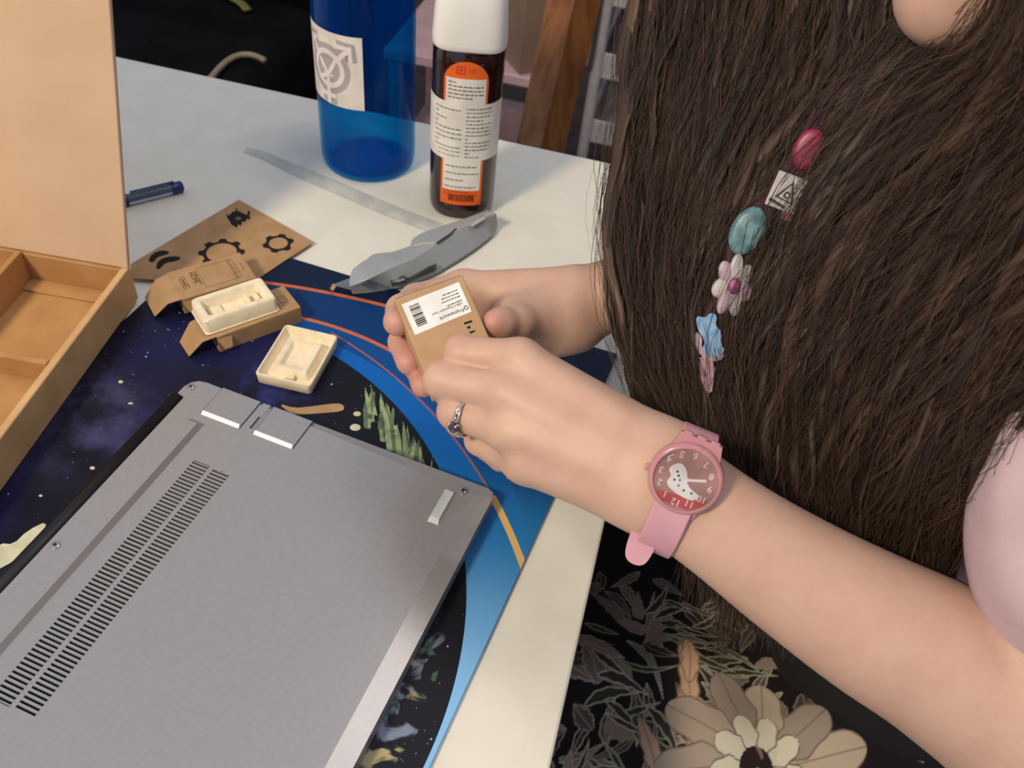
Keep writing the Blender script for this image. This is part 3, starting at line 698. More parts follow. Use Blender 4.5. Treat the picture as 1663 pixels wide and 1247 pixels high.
def on_near(a, b, lift=0.0012):
    """height of the near flank of the handle under a pixel, then the point just above it"""
    z = 0.012
    for _ in range(6):
        q = tp(a, b, z)[:2]; i = int(np.argmin(np.hypot(Ar[:, 0]-q[0], Ar[:, 1]-q[1]))); r_, e_ = Ar[i], An[i]
        t = float(np.clip(((q-r_[:2])@(e_[:2]-r_[:2]))/((e_[:2]-r_[:2])@(e_[:2]-r_[:2])), 0, 1)); z = r_[2]*(1-t)+e_[2]*t
    return tp(a, b, z+lift)
def kpatch(pts, th, m, nm, lift, par=kn):
    P = [on_near(a, b, lift) for a, b in pts]; nn = nrm(np.cross(P[1]-P[0], P[2]-P[0])); nn = nn if nn[2] > 0 else -nn
    return mk(nm, slab(P, th, nn), m, par)
kpatch([(656, 447), (709, 428), (709, 438), (660, 458)], 0.001, M_knd, 'slider_slot', 0.0006)
sl_ = kpatch([(634, 452), (657, 447), (659, 455), (635, 461)], 0.003, M_knd, 'slider_button', 0.0022)
kpatch([(636, 453), (656, 448.5), (657, 452.5), (637, 457)], 0.0012, M_steel, 'slider_face', 0.0030)
for q in ([(584, 461), (597, 453.5), (599, 455.5), (587, 463)], [(597, 453.5), (613, 458), (606, 460.5), (597, 456)]): kpatch(q, 0.0006, M_knd, 'arrow_mark', 0.0008)
def on_far(a, b, lift):
    z = 0.017
    for _ in range(6):
        q = tp(a, b, z)[:2]; i = int(np.argmin(np.hypot(Ar[:, 0]-q[0], Ar[:, 1]-q[1]))); r_, e_ = Ar[i], Af[i]
        t = float(np.clip(((q-r_[:2])@(e_[:2]-r_[:2]))/((e_[:2]-r_[:2])@(e_[:2]-r_[:2])), 0, 1)); z = r_[2]*(1-t)+e_[2]*t
    return tp(a, b, z+lift)
for q, m_, nm in (([(671, 398), (690, 393), (709, 393), (706, 396), (690, 396), (673, 401)], M_knl, 'bright_edge'), ([(763, 365), (785, 352), (789, 354), (768, 367)], M_knl, 'embossed_mark'), ([(787, 347), (799, 344), (802, 347), (790, 351)], M_knl, 'end_plate'), ([(709, 393), (731, 378), (740, 370), (742, 371), (733, 380), (711, 395)], M_knd, 'body_joint')):
    P = [on_far(a, b, 0.0009) for a, b in q]; mk(nm, slab(P, 0.0009, np.array([0, 0, 1.0])), m_, kn)

# ------------------------------------------------------------------ clear pen
pA, pB = tp(297, 302, 0.0052), tp(199, 326, 0.0052); dv = nrm(pB-pA); L = 0.145
pn = thing('pen', 'clear ballpoint pen with blue ends on the table', 'pen', frame((pA[0], pA[1], 0.0052), dv, np.cross([0, 0, 1], dv)))
m_cl = mat('clear_plastic', (190, 200, 220), 0.08, trans=0.85, ior=1.4); m_bl = mat('pen_blue', (24, 44, 110), 0.3); m_dk = mat('ink_tube', (30, 34, 66), 0.3)
mk('barrel', tube([(x, 0, 0) for x in (0.006, 0.05, 0.135)], 0.0048, 16), m_cl, pn, True, angle=50)
mk('ink_refill', tube([(0.004, 0, 0.0006), (0.14, 0, 0.0006)], 0.0026, 10), m_dk, pn, True, angle=50)
mk('end_plug', tube([(0, 0, 0), (0.0012, 0, 0), (0.008, 0, 0), (0.0105, 0, 0)], [0.0036, 0.0050, 0.0051, 0.0049], 16), m_bl, pn, True, angle=50)
mk('clip', rbox(0.038, 0.0022, 0.0014, 0.0004, 1, (0.026, -0.0004, 0.0062)), m_bl, pn)
mk('ring_collar', tube([(0.048, 0, 0), (0.053, 0, 0)], 0.0053, 16), m_bl, pn, True, angle=50)
mk('tip', tube([(0.134, 0, 0), (0.146, 0, 0)], [0.0048, 0.0009], 14), M_steel, pn, True, angle=50)

# ------------------------------------------------------------------ clear plastic strip lying behind the cutter
m_st = mat('clear_film', (222, 224, 218), 0.12, (196, 200, 196), 60, 4, 0.6, 260, alpha=0.34)
cl = [tp(a, b, 0.001) for a, b in [(398, 243), (430, 253), (480, 275), (540, 301), (600, 327), (650, 348), (690, 363), (722, 374)]]
cl = resample(cl, 26); w = 0.0085; V, Fc = [], []
rg = random.Random(5)
for i in range(26):
    t = nrm(cl[min(i+1, 25)]-cl[max(i-1, 0)]); s_ = np.array([-t[1], t[0], 0]); ww = w*(0.45+0.55*min(1, i/8))
    h0 = rg.uniform(0.0004, 0.0016)
    for k_, zz in ((-1, 0.0004), (-0.45, h0+0.0014), (0.1, h0*0.6+0.0004), (0.55, h0+0.0018), (1, 0.0006)):
        q = cl[i]+s_*ww*k_; V.append((q[0], q[1], zz))
for i in range(25):
    for k_ in range(4): a = i*5+k_; Fc.append([a, a+1, a+6, a+5])
nV = len(V); V += [(v[0], v[1], v[2]+0.00025) for v in V]; Fc += [[i+nV for i in f][::-1] for f in Fc]
for i in range(25): Fc += [[i*5, i*5+5, nV+i*5+5, nV+i*5], [i*5+4, nV+i*5+4, nV+i*5+9, i*5+9]]
tag(mk('plastic_strip', (V, Fc), m_st, None, True), 'crumpled strip of clear plastic film lying behind the box cutter', 'plastic strip')

# ------------------------------------------------------------------ box held in the hands
hTL, hTR, hBL = at(640, 486, 0.482), at(751, 446, 0.489), at(684, 586, 0.474)
hx_ = nrm(hTR-hTL); hz_ = nrm(np.cross(hx_, hTL-hBL)); hy_ = np.cross(hz_, hx_)
if hz_@(CP-hTL) < 0: hz_ = -hz_; hy_ = np.cross(hz_, hx_)
wH = float(np.linalg.norm(hTR-hTL)); lH, dH = 0.058, 0.017
HM = frame(hTL, hx_, hy_, hz_)     # x to the right along the top edge, -y down the face, z out of the face
hb = thing('held_box', 'small kraft card box with white barcode label held in both hands', 'box', HM)
m_hk = mat('kraft_held', (186, 151, 115), 0.8, (178, 143, 107), 60, 5, 0.15, 900, spec=0.25)
mk('box_body', rbox(wH, lH, dH, 0.0007, 2, (wH/2, -lH/2, -dH/2)), m_hk, hb)
mk('tuck_flap', rbox(wH-0.002, 0.0006, dH*0.8, 0.0002, 1, (wH/2, 0.0005, -dH*0.45)), m_hk, hb)
HI = HM.inverted()
def hp(x, y): q = HI @ Vector(onplane(x, y, hTL, hz_)); return (q.x, q.y)
A, B_, C_, D_ = hp(652, 494.5), hp(745, 458), hp(766, 506), hp(674, 544)
lab = mk('label', prism([A, B_, C_, D_][::-1], 0.0, 0.00018), M_white, hb)
lx = nrm(np.array(A)-np.array(B_)); ly = nrm(np.array(D_)-np.array(A)); LW = np.linalg.norm(np.array(A)-np.array(B_)); LH = np.linalg.norm(np.array(D_)-np.array(A))
# reading frame of the label: its text runs from the right end to the left, its top is the lower edge
def ltxt(s, size, u, v, m, nm='label_text'):
    P = text(s, size); B0 = np.array(B_)
    V = [(*(B0+lx*(u*LW+q[0])+ly*(v*LH+q[1])), 0.0003) for q in P[0]]
    mkflat(nm, (V, P[1]), m, lab)
ltxt('Framework', 0.0031, 0.11, 0.78, M_ink); ltxt('USB-C Expansion Card', 0.0019, 0.09, 0.60, M_ink)
rg = random.Random(8)
for v_, w_, m_ in ((0.53, 0.26, 0), (0.39, 0.30, 1), (0.29, 0.26, 1), (0.19, 0.22, 1)):
    x_ = 0.08; parts = []
    while x_ < 0.08+w_:
        q_ = rg.uniform(0.02, 0.05); P = [B0_+lx*LW*x_+ly*LH*v_ for B0_ in (np.array(B_),)]+[np.array(B_)+lx*LW*(x_+q_)+ly*LH*v_, np.array(B_)+lx*LW*(x_+q_)+ly*LH*(v_+0.035), np.array(B_)+lx*LW*x_+ly*LH*(v_+0.035)]
        parts.append(([(*q, 0.0003) for q in P], [[0, 1, 2, 3]])); x_ += q_+0.012
    mkflat('fine_print', join(*parts), M_grey_ink, lab)['kind'] = 'stuff'
lg = gear((0, 0), 0.0013, 0.0008, 6); B0 = np.array(B_)
mkflat('label_logo', ([(*(B0+lx*(0.065*LW+q[0])+ly*(0.81*LH+q[1])), 0.0003) for q in lg[0]], lg[1]), M_ink, lab)
bars = []; v = 0.14; rg = random.Random(2)
while v < 0.80:
    w = rg.choice((0.012, 0.02, 0.04)); P = [B0+lx*LW*0.74+ly*LH*v, B0+lx*LW*0.91+ly*LH*v, B0+lx*LW*0.91+ly*LH*(v+w), B0+lx*LW*0.74+ly*LH*(v+w)]
    bars.append(([(*q, 0.0003) for q in P], [[0, 1, 2, 3]])); v += w+rg.choice((0.012, 0.02, 0.03))
o = mkflat('barcode', join(*bars), M_ink, lab); o['kind'] = 'stuff'
for q in ([(753, 524), (766, 520), (767, 523), (754, 527)], [(758, 531), (763, 529), (764, 533), (760, 534)], [(762, 539), (771, 536), (772, 538), (764, 542)]):
    mkflat('printed_mark', flat([hp(a, b) for a, b in q]), M_ink, hb, 0.0002)
# ------------------------------------------------------------------ wooden chair behind the table
Yc = 0.26
M_wood = mat('orange_oak', (150, 96, 52), 0.5, (122, 74, 38), 14, 5, stretch=(6, 6, 0.7)); 
M_oak = mat('pale_oak', (152, 118, 92), 0.55, (134, 102, 80), 14, 5, stretch=(6, 6, 0.7))
pt, pb2 = aty(946, -60, Yc+0.05), aty(872, 262, Yc-0.02)
ax = nrm(pt-pb2)
ch = thing('wooden_chair', 'wooden chair with slanted square posts behind the table corner', 'chair', (pb2[0]+0.18, Yc+0.16, FZ))
O = np.array([pb2[0]+0.18, Yc+0.16, FZ])
fx = nrm(np.array([0.80, -0.60, 0])); fy = np.cross([0, 0, 1], fx)
def post(base, top, sx, sy, m):
    V = []
    for c in (base, top):
        for a, b in ((-1, -1), (1, -1), (1, 1), (-1, 1)): V.append(c+fx*a*sx/2+fy*b*sy/2-O)
    return V, [[3, 2, 1, 0], [4, 5, 6, 7], [0, 1, 5, 4], [1, 2, 6, 5], [2, 3, 7, 6], [3, 0, 4, 7]]
seat_z = -0.28
k_ = (seat_z-pb2[2])/ax[2]; ps = pb2+ax*k_; ptop = pb2+ax*((0.20-pb2[2])/ax[2])
off = fx*0.37
for i, d in enumerate((np.zeros(3), off)):
    mk('back_post', post(ps+d, ptop+d, 0.046, 0.046, M_wood), M_wood, ch)
    mk('rear_leg', post(np.array([*(ps+d)[:2], FZ]), ps+d, 0.040, 0.032, M_wood), M_wood, ch)
    mk('front_leg', post(np.array([*(ps+d+fy*0.36)[:2], FZ]), np.array([*(ps+d+fy*0.36)[:2], seat_z]), 0.036, 0.036, M_wood), M_wood, ch)
c = ps+off/2+fy*0.18; V, Fc = rbox(0.42, 0.42, 0.03, 0.006, 2)
mk('seat', ([fx*v[0]+fy*v[1]+np.array([0, 0, v[2]+0.015])+c-O for v in V], Fc), M_wood, ch)
for f in (0.18, 0.96):
    q = ps+(ptop-ps)*f; V, Fc = rbox(0.34, 0.020, 0.06, 0.004, 1)
    mk('back_rail', ([fx*v[0]+fy*v[1]+np.array([0, 0, v[2]])+q+off/2-O for v in V], Fc), M_oak, ch)
# ------------------------------------------------------------------ pink shelf stand with a cardboard carton
M_pink = mat('pink_lacquer', (214, 176, 178), 0.5); M_pinkd = mat('pink_board', (196, 158, 160), 0.6)
sx0, sx1, sy, sz = -0.66, -0.292, 0.915, -0.40
ss = thing('pink_shelf', 'low pink shelf stand seen between the two bottles', 'shelf', ((sx0+sx1)/2, sy+0.16, FZ))
wd_ = sx1-sx0
mk('shelf_board', rbox(wd_, 0.32, 0.022, 0.002, 1, (0, 0, sz-FZ-0.011)), M_pink, ss)
mk('shelf_board', rbox(wd_-0.05, 0.30, 0.018, 0.002, 1, (0, 0.01, 0.10)), M_pinkd, ss)
mk('back_board', rbox(wd_, 0.014, 0.36, 0.002, 1, (0, 0.153, sz-FZ+0.18)), M_pinkd, ss)
for a in (-1, 1):
    for b in (-1, 1): mk('leg', rbox(0.03, 0.03, sz-FZ-0.022, 0.002, 1, (a*(wd_/2-0.02), b*0.135, (sz-FZ-0.022)/2)), M_pinkd, ss)
ct = thing('carton', 'brown cardboard carton leaning on the pink shelf', 'box', frame((-0.36, 1.05, sz+0.0005), (math.cos(0.9), -math.sin(0.9), 0), (math.sin(0.9), math.cos(0.9), 0)))
M_car = mat('dull_cardboard', (150, 122, 100), 0.85, (138, 110, 90), 10)
for nm, q in (('front_panel', rbox(0.20, 0.004, 0.24, 0.0005, 1, (0, -0.08, 0.12))), ('back_panel', rbox(0.20, 0.004, 0.24, 0.0005, 1, (0, 0.08, 0.12))), ('side_panel', rbox(0.004, 0.156, 0.24, 0.0005, 1, (-0.098, 0, 0.12))), ('side_panel', rbox(0.004, 0.156, 0.24, 0.0005, 1, (0.098, 0, 0.12))), ('bottom_panel', rbox(0.19, 0.15, 0.003, 0, 1, (0, 0, 0.0017)))):
    mk(nm, q, M_car, ct)
# ------------------------------------------------------------------ white metal cart on the right
M_cart = mat('white_metal', (196, 188, 186), 0.45)
wc = thing('storage_cart', 'white metal storage cart standing behind the wooden chair', 'cart', (-0.02, 1.22, FZ))
for a in (-1, 1):
    for b in (-1, 1): mk('post', tube([(a*0.20, b*0.15, 0.03), (a*0.20, b*0.15, 0.86)], 0.013, 12), M_cart, wc, True, angle=50)
for z in (0.14, 0.30, 0.46):
    tr = mk('tray', rbox(0.40, 0.30, 0.012, 0.003, 1, (0, 0, z)), M_cart, wc)
    for b in (-1, 1): mk('tray_rim', rbox(0.40, 0.008, 0.05, 0.002, 1, (0, b*0.146, z+0.028)), M_cart, tr)
    for a in (-1, 1): mk('tray_rim', rbox(0.008, 0.284, 0.05, 0.002, 1, (a*0.196, 0, z+0.028)), M_cart, tr)
for a in (-1, 1):
    for b in (-1, 1): mk('caster', xf(lathe([(0.012, -0.012), (0.015, -0.008), (0.015, 0.008), (0.012, 0.012)], 16), Matrix.Translation((a*0.20, b*0.15, 0.0155)) @ Matrix.Rotation(math.pi/2, 4, 'X')), M_black, wc, True, angle=40)
M_dkbox = mat('dark_box_card', (58, 48, 44), 0.8)
tag(mk('storage_tin', rbox(0.16, 0.14, 0.09, 0.008, 2, (-0.02-0.08, 1.20, FZ+0.353)), M_dkbox), 'dark storage tin on the middle tray of the white cart', 'tin')
# ------------------------------------------------------------------ black sofa behind the table on the left, with a cord over it
M_sofa = mat('black_upholstery', (5, 5, 7), 0.9, (14, 13, 16), 12, 4, 0.5, 500, spec=0.15)
so = thing('sofa', 'black fabric sofa in the dark behind the table', 'sofa', (-1.49, 0.62, FZ))
mk('seat_base', rbox(1.55, 0.80, 0.24, 0.03, 3, (0, 0, 0.16)), M_sofa, so, True, angle=60)
for x in (-0.27, 0.41): mk('seat_cushion', rbox(0.67, 0.60, 0.17, 0.05, 4, (x, -0.08, 0.36)), M_sofa, so, True, angle=60)
mk('backrest', rbox(1.55, 0.20, 0.62, 0.06, 4, (0, 0.34, 0.55)), M_sofa, so, True, angle=60)
for x in (-0.70,): mk('armrest', rbox(0.16, 0.80, 0.52, 0.05, 4, (x, 0, 0.33)), M_sofa, so, True, angle=60)
for x in (-0.70, 0.70):
    for y in (-0.34, 0.34): mk('foot', lathe([(0.02, 0), (0.025, 0.045)], 12), M_black, so)
cz_ = -0.74+0.452
cd = [tp(a, b, cz_+0.004) for a, b in [(330, 140), (344, 125), (358, 108), (374, 95), (392, 88), (412, 89), (430, 98)]]
tag(mk('cord', tube(chaikin(cd, 2, False), 0.0052, 8), mat('beige_cord', (150, 134, 112), 0.7), None, True), 'thin beige cord curling over the black sofa seat', 'cord')
lf = [tp(a, b, cz_+0.004) for a, b in [(362, -12), (375, -4), (392, 4), (402, 16)]]
tag(mk('ribbon', tube(chaikin(lf, 2, False), [0.010]*10 if False else 0.009, 8, flat=0.3), mat('olive_ribbon', (120, 112, 62), 0.7), None, True), 'olive ribbon end lying on the black sofa seat', 'ribbon')
# ------------------------------------------------------------------ organic surfaces: smooth unions of tapered limbs, meshed with surface nets
class Field:
    def __init__(s, lo, hi, h):
        s.h = h; s.lo = np.array(lo, float); s.n = np.ceil((np.array(hi)-s.lo)/h).astype(int)+1
        s.ax = [s.lo[i]+h*np.arange(s.n[i]) for i in range(3)]
    def empty(s): return np.full(s.n, 0.05, np.float32)
    def box(s, lo, hi):
        a = np.clip(np.floor((np.array(lo)-s.lo)/s.h).astype(int), 0, s.n-1); b = np.clip(np.ceil((np.array(hi)-s.lo)/s.h).astype(int)+1, 0, s.n)
        return tuple(slice(int(a[i]), int(b[i])) for i in range(3))
    def pts(s, sl): return np.meshgrid(*[s.ax[i][sl[i]].astype(np.float32) for i in range(3)], indexing='ij', sparse=True)
def smin(a, b, k):
    if k <= 0: return np.minimum(a, b)
    h = np.maximum(k-np.abs(a-b), 0)/k; return np.minimum(a, b)-h*h*k*0.25
def cone(Fd, A, a, b, ra, rb, k, flat=None):
    """add a round cone to array A, blended over k; flat=(axis, factor) squashes its section along an axis"""
    a = np.asarray(a, float); b = np.asarray(b, float); m = max(ra, rb)*1.25+k+0.006
    sl = Fd.box(np.minimum(a, b)-m, np.maximum(a, b)+m)
    if any(q.stop <= q.start for q in sl): return
    x, y, z = Fd.pts(sl); ba = b-a; L2 = max(float(ba@ba), 1e-12)
    px, py, pz = x-a[0], y-a[1], z-a[2]
    t = np.clip((px*ba[0]+py*ba[1]+pz*ba[2])/L2, 0, 1)
    dx, dy, dz = px-t*ba[0], py-t*ba[1], pz-t*ba[2]
    d2 = dx*dx+dy*dy+dz*dz
    if flat is not None:
        u, f = flat; q = dx*u[0]+dy*u[1]+dz*u[2]; d2 = d2+q*q*(f*f-1)
    d = np.sqrt(d2)-(ra+(rb-ra)*t)
    A[sl] = smin(A[sl], d.astype(np.float32), k)
def ellip(Fd, A, c, r, k, rot=None, sub=False):
    c = np.asarray(c, float); r = np.asarray(r, float); m = r.max()+k+0.006; sl = Fd.box(c-m, c+m)
    if any(q.stop <= q.start for q in sl): return
    x, y, z = Fd.pts(sl); p = [x-c[0], y-c[1], z-c[2]]
    if rot is not None: p = [p[0]*rot[i][0]+p[1]*rot[i][1]+p[2]*rot[i][2] for i in range(3)]
    q = np.sqrt((p[0]/r[0])**2+(p[1]/r[1])**2+(p[2]/r[2])**2); q2 = np.sqrt((p[0]/r[0]**2)**2+(p[1]/r[1]**2)**2+(p[2]/r[2]**2)**2)
    d = (q*(q-1)/np.maximum(q2, 1e-6)).astype(np.float32)
    if sub: A[sl] = -smin(-A[sl], d, k)
    else: A[sl] = smin(A[sl], d, k)
def nets(Fd, D):
    h = Fd.h; S = D < 0
    c = sum(S[i:S.shape[0]-1+i, j:S.shape[1]-1+j, k:S.shape[2]-1+k].astype(np.int8) for i in (0, 1) for j in (0, 1) for k in (0, 1))
    act = np.argwhere((c > 0) & (c < 8)); idx = np.full(c.shape, -1, np.int32); idx[tuple(act.T)] = np.arange(len(act))
    acc = np.zeros((len(act), 3)); cnt = np.zeros(len(act))
    cor = [(i, j, k) for i in (0, 1) for j in (0, 1) for k in (0, 1)]
    val = {q: D[act[:, 0]+q[0], act[:, 1]+q[1], act[:, 2]+q[2]] for q in cor}
    for p in cor:
        for axn in range(3):
            if p[axn]: continue
            q = list(p); q[axn] = 1; q = tuple(q); a, b = val[p], val[q]; m = (a < 0) != (b < 0)
            t = np.where(m, a/np.where(m, a-b, 1), 0); e = np.zeros((len(act), 3)); e[:] = p; e[:, axn] = t
            acc[m] += e[m]; cnt[m] += 1
    V = Fd.lo+(act+acc/cnt[:, None])*h
    Q = []
    for axn in range(3):
        o = [i for i in range(3) if i != axn]
        sa = [slice(None)]*3; sb2 = [slice(None)]*3; sa[axn] = slice(0, -1); sb2[axn] = slice(1, None)
        a, b = S[tuple(sa)], S[tuple(sb2)]; e = np.argwhere(a != b)
        e = e[(e[:, o[0]] > 0) & (e[:, o[1]] > 0) & (e[:, o[0]] < c.shape[o[0]]) & (e[:, o[1]] < c.shape[o[1]])]
        ins = a[tuple(e.T)]
        def cell(d0, d1): q = e.copy(); q[:, o[0]] -= d0; q[:, o[1]] -= d1; return idx[tuple(q.T)]
        quad = np.stack([cell(1, 1), cell(0, 1), cell(0, 0), cell(1, 0)], 1)
        if axn == 1: ins = ~ins
        quad[~ins] = quad[~ins][:, ::-1]; Q.append(quad)
    Q = np.concatenate(Q); Q = Q[(Q >= 0).all(1)]
    return V, Q
def relax(V, Q, it=2, lam=0.5):
    e = np.concatenate([Q[:, [0, 1]], Q[:, [1, 2]], Q[:, [2, 3]], Q[:, [3, 0]]])
    for _ in range(it):
        s = np.zeros_like(V); n = np.bincount(e.ravel(), minlength=len(V)).astype(float)
        for i in range(3): s[:, i] = np.bincount(e[:, 0], V[e[:, 1], i], len(V))+np.bincount(e[:, 1], V[e[:, 0], i], len(V))
        V = V+(s/np.maximum(n, 1)[:, None]-V)*lam
    return V
mm = 0.001
def curve3(P, n):
    P = np.array(P, float); s = np.r_[0, np.cumsum(np.linalg.norm(np.diff(P[:, :3], axis=0), axis=1))]; m = len(P)
    sl = np.gradient(P, s, axis=0); t = np.linspace(0, s[-1], n); k = np.clip(np.searchsorted(s, t, 'right')-1, 0, m-2)
    hh = (s[k+1]-s[k])[:, None]; u = ((t-s[k])[:, None])/hh
    return (2*u**3-3*u**2+1)*P[k]+(u**3-2*u**2+u)*hh*sl[k]+(-2*u**3+3*u**2)*P[k+1]+(u**3-u**2)*hh*sl[k+1]
def limb(Fd, A, pts, rad, k, n=34):
    """one smooth tapering limb (no bulges at its joints), blended into A"""
    q = curve3(np.c_[np.array(pts), np.array(rad)*mm], n); B = Fd.empty()
    for i in range(n-1): cone(Fd, B, q[i, :3], q[i+1, :3], q[i, 3], q[i+1, 3], 0)
    A[:] = smin(A, B, k)
def chain(Fd, pts, rad, k=0.004):
    A = Fd.empty()
    for i in range(len(pts)-1): cone(Fd, A, pts[i], pts[i+1], rad[i]*mm, rad[i+1]*mm, k if i else 0)
    return A

pr = thing('person', 'seated person with long brown hair and pink sleeve holding a small box', 'person', (0.24, -0.36, FZ))
PO = np.array([0.24, -0.36, FZ])

# ---- left arm: hand over the box, watch wrist, forearm, upper arm
Wr = [at(1092, 738, .432), at(1076, 762, .430), at(1056, 786, .430), at(1036, 812, .433)]
MCP = [at(846, 583, .446), at(822, 640, .438), at(826, 700, .438), at(852, 754, .446)]
PIP = [at(750, 573, .456), at(718, 617, .453), at(740, 668, .454), at(780, 714, .467)]
DIP = [at(757, 590, .478), at(728, 634, .476), at(748, 684, .478), at(790, 724, .486)]
TIP = [at(792, 602, .481), at(760, 650, .482), at(782, 696, .486), at(812, 748, .490)]
lat = nrm(Wr[3]-Wr[0])
fore_c = [at(1064, 774, .431), at(1162, 845, .437), at(1295, 937, .452), at(1438, 1024, .468), at(1509, 1062, .477), at(1600, 1122, .489), at(1700, 1196, .503)]
fore_r = [18.0, 20.0, 26.0, 32.5, 35.5, 38.5, 40]
fore_s = [8.5, 6.5, 4.5, 3.0, 2.0, 1.0, 0.0]
shL = np.array([0.222, -0.455, 0.258])
allp = np.array(Wr+MCP+PIP+DIP+TIP+fore_c+[shL])
FL = Field(allp.min(0)-0.055, allp.max(0)+0.055, 0.0017)
P_ = FL.empty()
for sgn in (-1, 1): limb(FL, P_, [fore_c[i]+lat*sgn*fore_s[i]*mm for i in range(7)], fore_r, 0.004)
cone(FL, P_, fore_c[-1], shL, 0.040, 0.047, 0.012)
rw = [13.5, 14.5, 14.5, 13.0]; rm = [10.2, 10.2, 10.0, 9.4]
for i in range(4): cone(FL, P_, Wr[i], MCP[i], rw[i]*mm, rm[i]*mm, 0.012)
for i in range(3):
    mid = (MCP[i]+MCP[i+1])/2*0.8+(Wr[i]+Wr[i+1])/2*0.2; cone(FL, P_, (Wr[i]+Wr[i+1])/2, mid, 0.0145, 0.0105, 0.010)
# tendons on the back of the hand
for i in range(4):
    up = nrm(CP-MCP[i]); cone(FL, P_, MCP[i]*0.35+Wr[i]*0.65+up*0.0105, MCP[i]+up*0.0082, 0.0036, 0.0052, 0.009)
fr = [(9.8, 9.2, 8.2, 7.2), (10.0, 9.6, 8.4, 7.4), (9.6, 9.3, 8.2, 7.2), (9.2, 8.2, 7.2, 6.4)]
out = P_.copy(); LF = []
for i in range(4):
    Fi = chain(FL, [MCP[i], PIP[i], DIP[i], TIP[i]], fr[i], 0.0035); out = np.minimum(out, smin(P_, Fi, 0.0060))
Th = chain(FL, [at(1050, 735, .446), at(945, 655, .476), at(862, 612, .489), at(812, 596, .489)], (15, 12.5, 10, 8.5), 0.005)
out = np.minimum(out, smin(P_, Th, 0.012))
out_arm = out
VL, QL = nets(FL, out); VL = relax(VL, QL, 2, 0.4)

# ---- right arm: palm up under the box, fingers curling round its left side
rW = [at(925, 470, .548), at(930, 500, .552), at(935, 528, .548)]
rM = [at(752, 468, .552), at(752, 505, .562), at(765, 545, .565), at(790, 582, .560)]
rP = [at(676, 487, .534), at(672, 535, .536), at(704, 582, .533), at(738, 618, .535)]
rD = [at(652, 503, .508), at(655, 556, .510), at(681, 598, .508), at(712, 622, .512)]
rT = [at(645, 523, .490), at(664, 588, .492), at(688, 625, .487), at(712, 612, .500)]
rE = [at(985, 482, .552), at(1100, 462, .575), at(1260, 430, .625)]
shR = np.array([0.20, -0.20, 0.27]); elR = np.array([0.21, -0.14, 0.05])
allp = np.array(rW+rM+rP+rD+rT+rE+[elR, shR])
FR = Field(allp.min(0)-0.055, allp.max(0)+0.055, 0.0017)
Pr = FR.empty()
path = [rW[1]]+rE+[elR]; rr = [21, 23, 27, 34, 39]
limb(FR, Pr, path, rr, 0.004)
cone(FR, Pr, elR, shR, 0.040, 0.047, 0.012)
for i in range(4): cone(FR, Pr, rW[min(i, 2)], rM[i], 0.0145, 0.0105, 0.010)
cone(FR, Pr, at(900, 515, .540), at(835, 520, .528), 0.019, 0.015, 0.014)      # ball of the thumb
frr = [(11.0, 9.6, 8.6, 8.0), (11.3, 9.6, 8.4, 7.4), (10.8, 9.2, 8.0, 7.2), (9.8, 8.4, 7.4, 6.8)]
outr = Pr.copy()
for i in range(4):
    Fi = chain(FR, [rM[i], rP[i], rD[i], rT[i]], frr[i], 0.0035); outr = np.minimum(outr, smin(Pr, Fi, 0.007))
Th = chain(FR, [at(868, 520, .528), at(838, 524, .508), at(812, 525, .494), at(802, 524, .489)], (14, 10.5, 8.2, 6.6), 0.005)
outr = np.minimum(outr, smin(Pr, Th, 0.010))
VR, QR = nets(FR, outr); VR = relax(VR, QR, 2, 0.4)

# ---- torso, neck and head (chin just inside the top of the frame)
chin = at(1490, 22, .478)
hd = chin+np.array([0.032, 0.004, 0.098])
neck0 = np.array([0.185, -0.340, 0.255]); neck1 = hd+np.array([0.035, 0, -0.045])
FT = Field((-0.02, -0.60, -0.32), (0.46, -0.08, 0.55), 0.0034)
Tt = FT.empty()
cone(FT, Tt, (0.265, -0.35, -0.17), (0.245, -0.345, 0.02), 0.120, 0.098, 0.03)
cone(FT, Tt, (0.245, -0.345, 0.02), (0.195, -0.340, 0.16), 0.098, 0.108, 0.03)
cone(FT, Tt, shL, shR, 0.052, 0.052, 0.05)
cone(FT, Tt, (0.205, -0.40, 0.18), shL, 0.075, 0.050, 0.04); cone(FT, Tt, (0.205, -0.28, 0.18), shR, 0.075, 0.050, 0.04)
cone(FT, Tt, neck0, neck1, 0.050, 0.046, 0.025)
fwd = nrm([-0.93, 0.0, -0.36]); upv = nrm(np.cross(np.cross(fwd, [0, 0, 1]), fwd)); sdv = np.cross(fwd, upv)
rot = np.array([fwd, sdv, upv])
ellip(FT, Tt, hd+upv*0.030-fwd*0.012, (0.092, 0.074, 0.090), 0.01, rot)
cone(FT, Tt, hd+upv*0.0-fwd*0.0, chin+np.array([0.010, 0.001, 0.012]), 0.058, 0.0185, 0.028)
cone(FT, Tt, hd-fwd*0.02-upv*0.035+sdv*0.045, chin+np.array([0.012, 0, 0.013]), 0.018, 0.013, 0.028)
cone(FT, Tt, hd-fwd*0.02-upv*0.035-sdv*0.045, chin+np.array([0.012, 0, 0.013]), 0.018, 0.013, 0.028)
cone(FT, Tt, hd+fwd*0.070+upv*0.018, hd+fwd*0.088-upv*0.016, 0.008, 0.011, 0.010)       # nose
cone(FT, Tt, hd+fwd*0.066-upv*0.042+sdv*0.016, hd+fwd*0.066-upv*0.042-sdv*0.016, 0.006, 0.006, 0.006)   # lips
